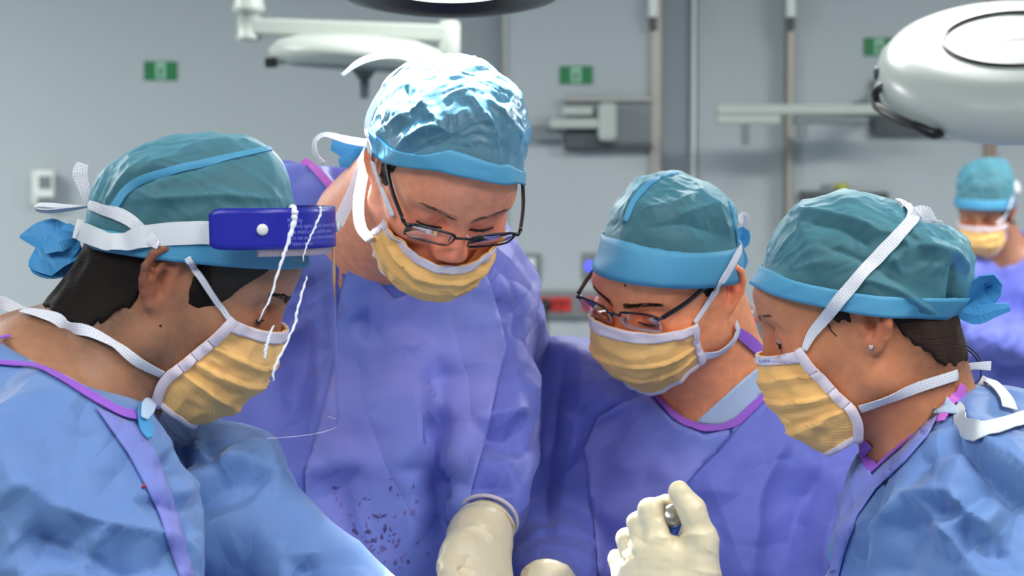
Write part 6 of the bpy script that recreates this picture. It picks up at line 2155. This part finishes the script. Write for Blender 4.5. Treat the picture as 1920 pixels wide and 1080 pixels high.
# dried smears and spots on the panel
rnd = random.Random(11)
marks = [(706, 968, 22, 7, 0.4), (722, 966, 20, 6, -0.3), (690, 996, 14, 12, 0.6), (700, 1012, 16, 10, 0.2), (724, 990, 8, 18, 0.2), (716, 1006, 10, 14, 0.1), (668, 996, 16, 12, 0.8), (734, 914, 6, 12, 0.3), (773, 912, 5, 14, 0.2),
         (630, 912, 26, 10, 0.1), (765, 1052, 9, 14, 0.1), (742, 1056, 7, 10, 0.4), (720, 1028, 14, 14, 0.0), (690, 1015, 18, 9, 0.3), (640, 1005, 9, 14, 0.2), (800, 1038, 10, 8, 0.3), (750, 1012, 8, 10, 0.1)]
for k in range(60):
    marks.append((rnd.gauss(700, 60), rnd.gauss(1000, 48), rnd.uniform(2, 7), rnd.uniform(5, 16), rnd.gauss(0.5, 0.5)))
def cast_panel(px, py):
    return cast(px, py, [PB['gown_bvh']])
sv = {0: ([], []), 1: ([], [])}
for i, (px, py, a, b, t) in enumerate(marks):
    n = 9
    key = 0 if i < 12 else 1
    pts = []
    for j in range(n):
        q = 2 * PI * j / n
        rr = rnd.uniform(0.55, 1.05)
        x, y = a * 0.5 * math.cos(q) * rr, b * 0.5 * math.sin(q) * rr
        h = cast_panel(px + x * math.cos(t) - y * math.sin(t), py + x * math.sin(t) + y * math.cos(t))
        if h is None: break
        pts.append(h[0] + h[1] * 0.0040)
    if len(pts) < n: continue
    vb = sv[key][0]; b0 = len(vb)
    vb.extend(pts); sv[key][1].append(tuple(range(b0, b0 + n))[::-1])
for key, mt in ((0, 'stain'), (1, 'stain_pale')):
    o = mk('dried_stains', sv[key][0], sv[key][1], M[mt], gB, smooth=False)
    tag(o, kind='stuff')

ribbon('neck_binding', [(1216, 730), (1240, 758), (1270, 786), (1305, 802), (1340, 806), (1378, 796), (1410, 768), (1440, 735)], [0.012, 0.012, 0.012, 0.012, 0.013, 0.013, 0.012, 0.010], M['purple'], gC, [PC['gown_bvh']], off=0.003, n=60)
ribbon('neck_binding', [(1380, 622), (1402, 640), (1424, 662), (1440, 684)], [0.012, 0.016, 0.018, 0.016], M['purple'], gC, sk(PC), off=0.004, n=30)
patch('undershirt', [(1306, 790), (1345, 752), (1390, 710), (1425, 682), (1436, 720), (1405, 762), (1372, 790), (1338, 798)], [PC['gown_bvh'], PC['body_bvh']], 0.003, M['scrub'], gC, step=8, thick=0.002)
patch('front_panel', [(1215, 742), (1262, 790), (1320, 816), (1375, 806), (1398, 786), (1345, 845), (1288, 905), (1270, 1000), (1280, 1085), (1120, 1085), (1110, 960), (1095, 840), (1120, 780), (1165, 755)], [PC['gown_bvh']], 0.0016, M['panel'], gC, step=10)

ribbon('neck_binding', [(1632, 830), (1622, 845), (1625, 862), (1642, 884)], [0.010, 0.011, 0.012, 0.010], M['purple'], gD, sk(PD), off=0.003, n=30)
ribbon('neck_binding', [(1642, 882), (1668, 858), (1692, 838), (1715, 818)], [0.004, 0.007, 0.006, 0.003], M['purple'], gD, sk(PD), off=0.003, n=30)
ribbon('neck_binding', [(1766, 796), (1780, 768), (1795, 738), (1800, 722)], [0.008, 0.013, 0.012, 0.010], M['pink'], gD, sk(PD), off=0.004, n=20)
patch('inner_collar', [(1771, 742), (1796, 772), (1802, 784), (1774, 782), (1756, 782)], sk(PD), 0.004, M['scrub'], gD, step=6)
patch('front_panel', [(1640, 895), (1690, 850), (1735, 800), (1762, 783), (1740, 822), (1700, 868), (1645, 920), (1610, 970), (1585, 1040), (1575, 1085), (1560, 1085), (1570, 1000), (1580, 930), (1610, 880), (1622, 862)], [PD['gown_bvh']], 0.002, M['panel'], gD, step=9)
ribbon('gown_tie', [(1797, 768), (1812, 802), (1850, 810), (1890, 800), (1930, 788)], [0.010, 0.018, 0.019, 0.019, 0.019], M['elastic'], gD, [PD['gown_bvh']], off=0.005, n=40, twist=[0.4, 0.3, 0.1, 0, 0])
ribbon('gown_tie', [(1838, 712), (1862, 728), (1882, 752), (1890, 774)], [0.010, 0.013, 0.015, 0.015], M['elastic'], gD, [PD['gown_bvh']], off=0.005, n=30, d0=1.88)
# ------------------------------------------------------------------ gloved hands
def hand_mesh(name, fn, pts, P, extra=0.03, h=0.0016, mat='glove', creases=()):
    pts = np.array(pts)
    V, Q = mesh_sdf(fn, pts.min(0) - extra, pts.max(0) + extra, h)
    V = smooth_mesh(V, Q, 2, 0.5)
    Nn = vnormals(V, Q)
    V = V + Nn * (0.0005 * ridged(V * 60, 3) + 0.0003 * ridged(V * 130, 4))[:, None]
    V = V + Nn * crease_field(V, Nn, creases)[:, None]
    o = mk_fast(name, V, Q, M[mat], P['root'])
    return o, bvh(V, Q)

dh = 1.80
def hp(l, r0=None):
    return [(W(a, b, dh + c), r) for a, b, c, r in l]
idx = hp([(1230, 1008, 0.000, .0112), (1218, 955, 0.004, .0104), (1250, 946, 0.024, .0086), (1282, 966, 0.036, .0080)])
mid = hp([(1208, 1030, 0.004, .0108), (1196, 980, 0.010, .0094), (1232, 972, 0.032, .0086), (1262, 990, 0.042, .0080)])
rng = hp([(1186, 1056, 0.010, .0104), (1174, 1010, 0.020, .0090), (1208, 1000, 0.042, .0082), (1240, 1012, 0.05, .0076)])
lit = hp([(1170, 1088, 0.016, .0098), (1157, 1048, 0.030, .0082), (1190, 1040, 0.048, .0076), (1215, 1050, 0.054, .0070)])
thb = hp([(1312, 1092, 0.002, .0180), (1316, 1012, -0.004, .0140), (1297, 956, -0.006, .0114), (1273, 922, -0.006, .0097)])
wr = W(1290, 1190, 1.81)
def handD(p):
    d = None
    for q, ww in ((idx, (1285, 1180, 0.008, .022)), (mid, (1265, 1180, 0.008, .022)), (rng, (1245, 1180, 0.012, .021)), (lit, (1230, 1180, 0.016, .020))):
        e = cone(p, W(ww[0], ww[1], dh + ww[2]), q[0][0], ww[3], q[0][1] * 0.86)
        d = e if d is None else smin(d, e, 0.022)
    d = smin(d, cone(p, W(1300, 1180, dh + .006), thb[0][0], 0.022, 0.018), 0.02)
    d = smin(d, cone(p, W(1246, 1036, dh + .001), W(1305, 1040, dh + .001), 0.012, 0.014), 0.012)
    d = smin(d, cone(p, wr, W(1330, 1300, 1.80), 0.027, 0.03), 0.02)
    for q in (idx, mid, rng, lit):
        d = smin(d, chain(p, q, 0.003), 0.003)
    return smin(d, chain(p, thb, 0.006), 0.008)
crH = [([(1222, 1004), (1255, 1010), (1290, 1004), (1325, 1002)], 4, 1.2), ([(1185, 1004), (1200, 1012), (1212, 1020)], 3, -0.8), ([(1322, 1026), (1335, 1034), (1346, 1040)], 3, 0.8), ([(1250, 944), (1252, 956)], 2.5, -1.0),
       ([(1157, 1035), (1164, 1046), (1172, 1056)], 3, -1.0), ([(1230, 975), (1245, 985), (1258, 1000)], 3, 0.7), ([(1300, 1068), (1330, 1074), (1350, 1078)], 4, 0.8), ([(1175, 1024), (1182, 1034), (1190, 1046)], 3, -0.8)]
HO, HOb = hand_mesh('glove', handD, [q[0] for q in idx + mid + rng + lit + thb] + [wr, W(1330, 1270, 1.80)], PD, creases=crH)
HO['label'] = 'cream latex glove gripping the blue handled instrument'
# the instrument in it
ta, tb_ = W(1261, 966, dh + 0.006), W(1252, 1010, dh + 0.056)
ax = (ta - tb_) / np.linalg.norm(ta - tb_)
r = empty('surgical_instrument', ta, 'blue handled instrument with a domed steel end, held in the gloved fist', 'instrument')
lathe('steel_cap', [(0.0096, -0.006), (0.0104, -0.004), (0.0106, 0.000), (0.0098, 0.0032), (0.0075, 0.0052), (0.004, 0.0062), (0.001, 0.0065)], ta, ax, M['metal'], r, 40)
lathe('handle', [(0.0070, -0.105), (0.0085, -0.10), (0.0088, -0.04), (0.0098, -0.012), (0.0102, -0.0065), (0.0098, -0.0058)], ta, ax, M['blue_handle'], r, 32)
lathe('shaft', [(0.003, -0.22), (0.003, -0.104)], ta, ax, M['metal'], r, 14)

# tall surgeon's left hand, back of the glove towards us
wB = W(900, 1008, 2.20)
B_idx = [(W(845, 1062, 2.13), .0125), (W(838, 1110, 2.10), .0105), (W(850, 1150, 2.10), .009)]
B_mid = [(W(880, 1082, 2.13), .0125), (W(872, 1132, 2.10), .0105), (W(880, 1170, 2.11), .009)]
B_rng = [(W(912, 1090, 2.14), .012), (W(908, 1138, 2.11), .010), (W(912, 1172, 2.12), .009)]
B_lit = [(W(938, 1088, 2.16), .011), (W(940, 1132, 2.13), .009), (W(940, 1160, 2.14), .008)]
B_thb = [(W(862, 1030, 2.15), .016), (W(846, 1078, 2.115), .012), (W(868, 1108, 2.09), .0105)]
def handB(p):
    d = cone(p, W(910, 985, 2.23), wB, 0.029, 0.028)
    for q in (B_idx, B_mid, B_rng, B_lit):
        d = smin(d, cone(p, wB, q[0][0], 0.024, q[0][1] + 0.003), 0.02)
    d = smin(d, cone(p, wB, B_thb[0][0], 0.024, 0.016), 0.02)
    for q in (B_idx, B_mid, B_rng, B_lit):
        d = smin(d, chain(p, q, 0.004), 0.005)
    return smin(d, chain(p, B_thb, 0.005), 0.005)
o, bB = hand_mesh('glove', handB, [q[0] for q in B_idx + B_mid + B_rng + B_lit + B_thb] + [wB, W(915, 960, 2.24)], PB,
                  creases=[([(858, 998), (890, 990), (915, 1000), (930, 1020)], 3, 1.6), ([(862, 1060), (868, 1072), (872, 1080)], 4, -2.5), ([(880, 1040), (872, 1062)], 8, -2)])
o['label'] = 'cream latex glove with rolled cuff'
# rolled glove edge and the knitted cuff behind it
def ring(name, c, axis, rad, r, mat, parent, squash=1.0, n=40):
    axis = np.array(axis) / np.linalg.norm(axis)
    u, w = frame_of(axis)
    pts = [c + (u * math.cos(2 * PI * i / n) + w * math.sin(2 * PI * i / n) * squash) * rad for i in range(n)]
    v, f = tube_vf(pts, r, 8, True)
    return mk(name, v, f, mat, parent)
axB = W(928, 800, 2.37) - W(908, 965, 2.24)
ring('glove_edge', W(910, 985, 2.228), axB + np.array([0.02, 0, 0.0]), 0.0325, 0.0016, M['glove'], o)
ring('sleeve_cuff', W(915, 972, 2.24), axB + np.array([0.02, 0, 0.0]), 0.0335, 0.0022, M['cuff_knit'], gB)

# the shorter surgeon's right hand, only its knuckles in view
kC = [(W(1000, 1085, 2.18), .013), (W(1018, 1080, 2.17), .0135), (W(1036, 1080, 2.17), .0135), (W(1052, 1088, 2.18), .012)]
wC = W(1038, 1120, 2.24)
def handC(p):
    d = cone(p, wC, W(1034, 1100, 2.27), 0.028, 0.032)
    for i, (a, r_) in enumerate(kC):
        d = smin(d, cone(p, wC, a, 0.022, r_), 0.02)
        b = a + np.array([-0.004, -0.03, -0.022]); e = b + np.array([0.004, 0.012, -0.025])
        d = smin(d, cone(p, a, b, r_ * 0.85, 0.0095), 0.005)
        d = smin(d, cone(p, b, e, 0.0095, 0.0085), 0.004)
    a = W(1060, 1120, 2.2)
    d = smin(d, cone(p, wC, a, 0.02, 0.014), 0.01)
    return smin(d, cone(p, a, a + np.array([-0.01, -0.03, -0.03]), 0.013, 0.010), 0.005)
o, bC = hand_mesh('glove', handC, [q[0] for q in kC] + [wC, W(1034, 1100, 2.27), W(1060, 1180, 2.15), W(1000, 1160, 2.15)], PC)
o['label'] = 'cream latex glove at the bottom edge, knuckles only'
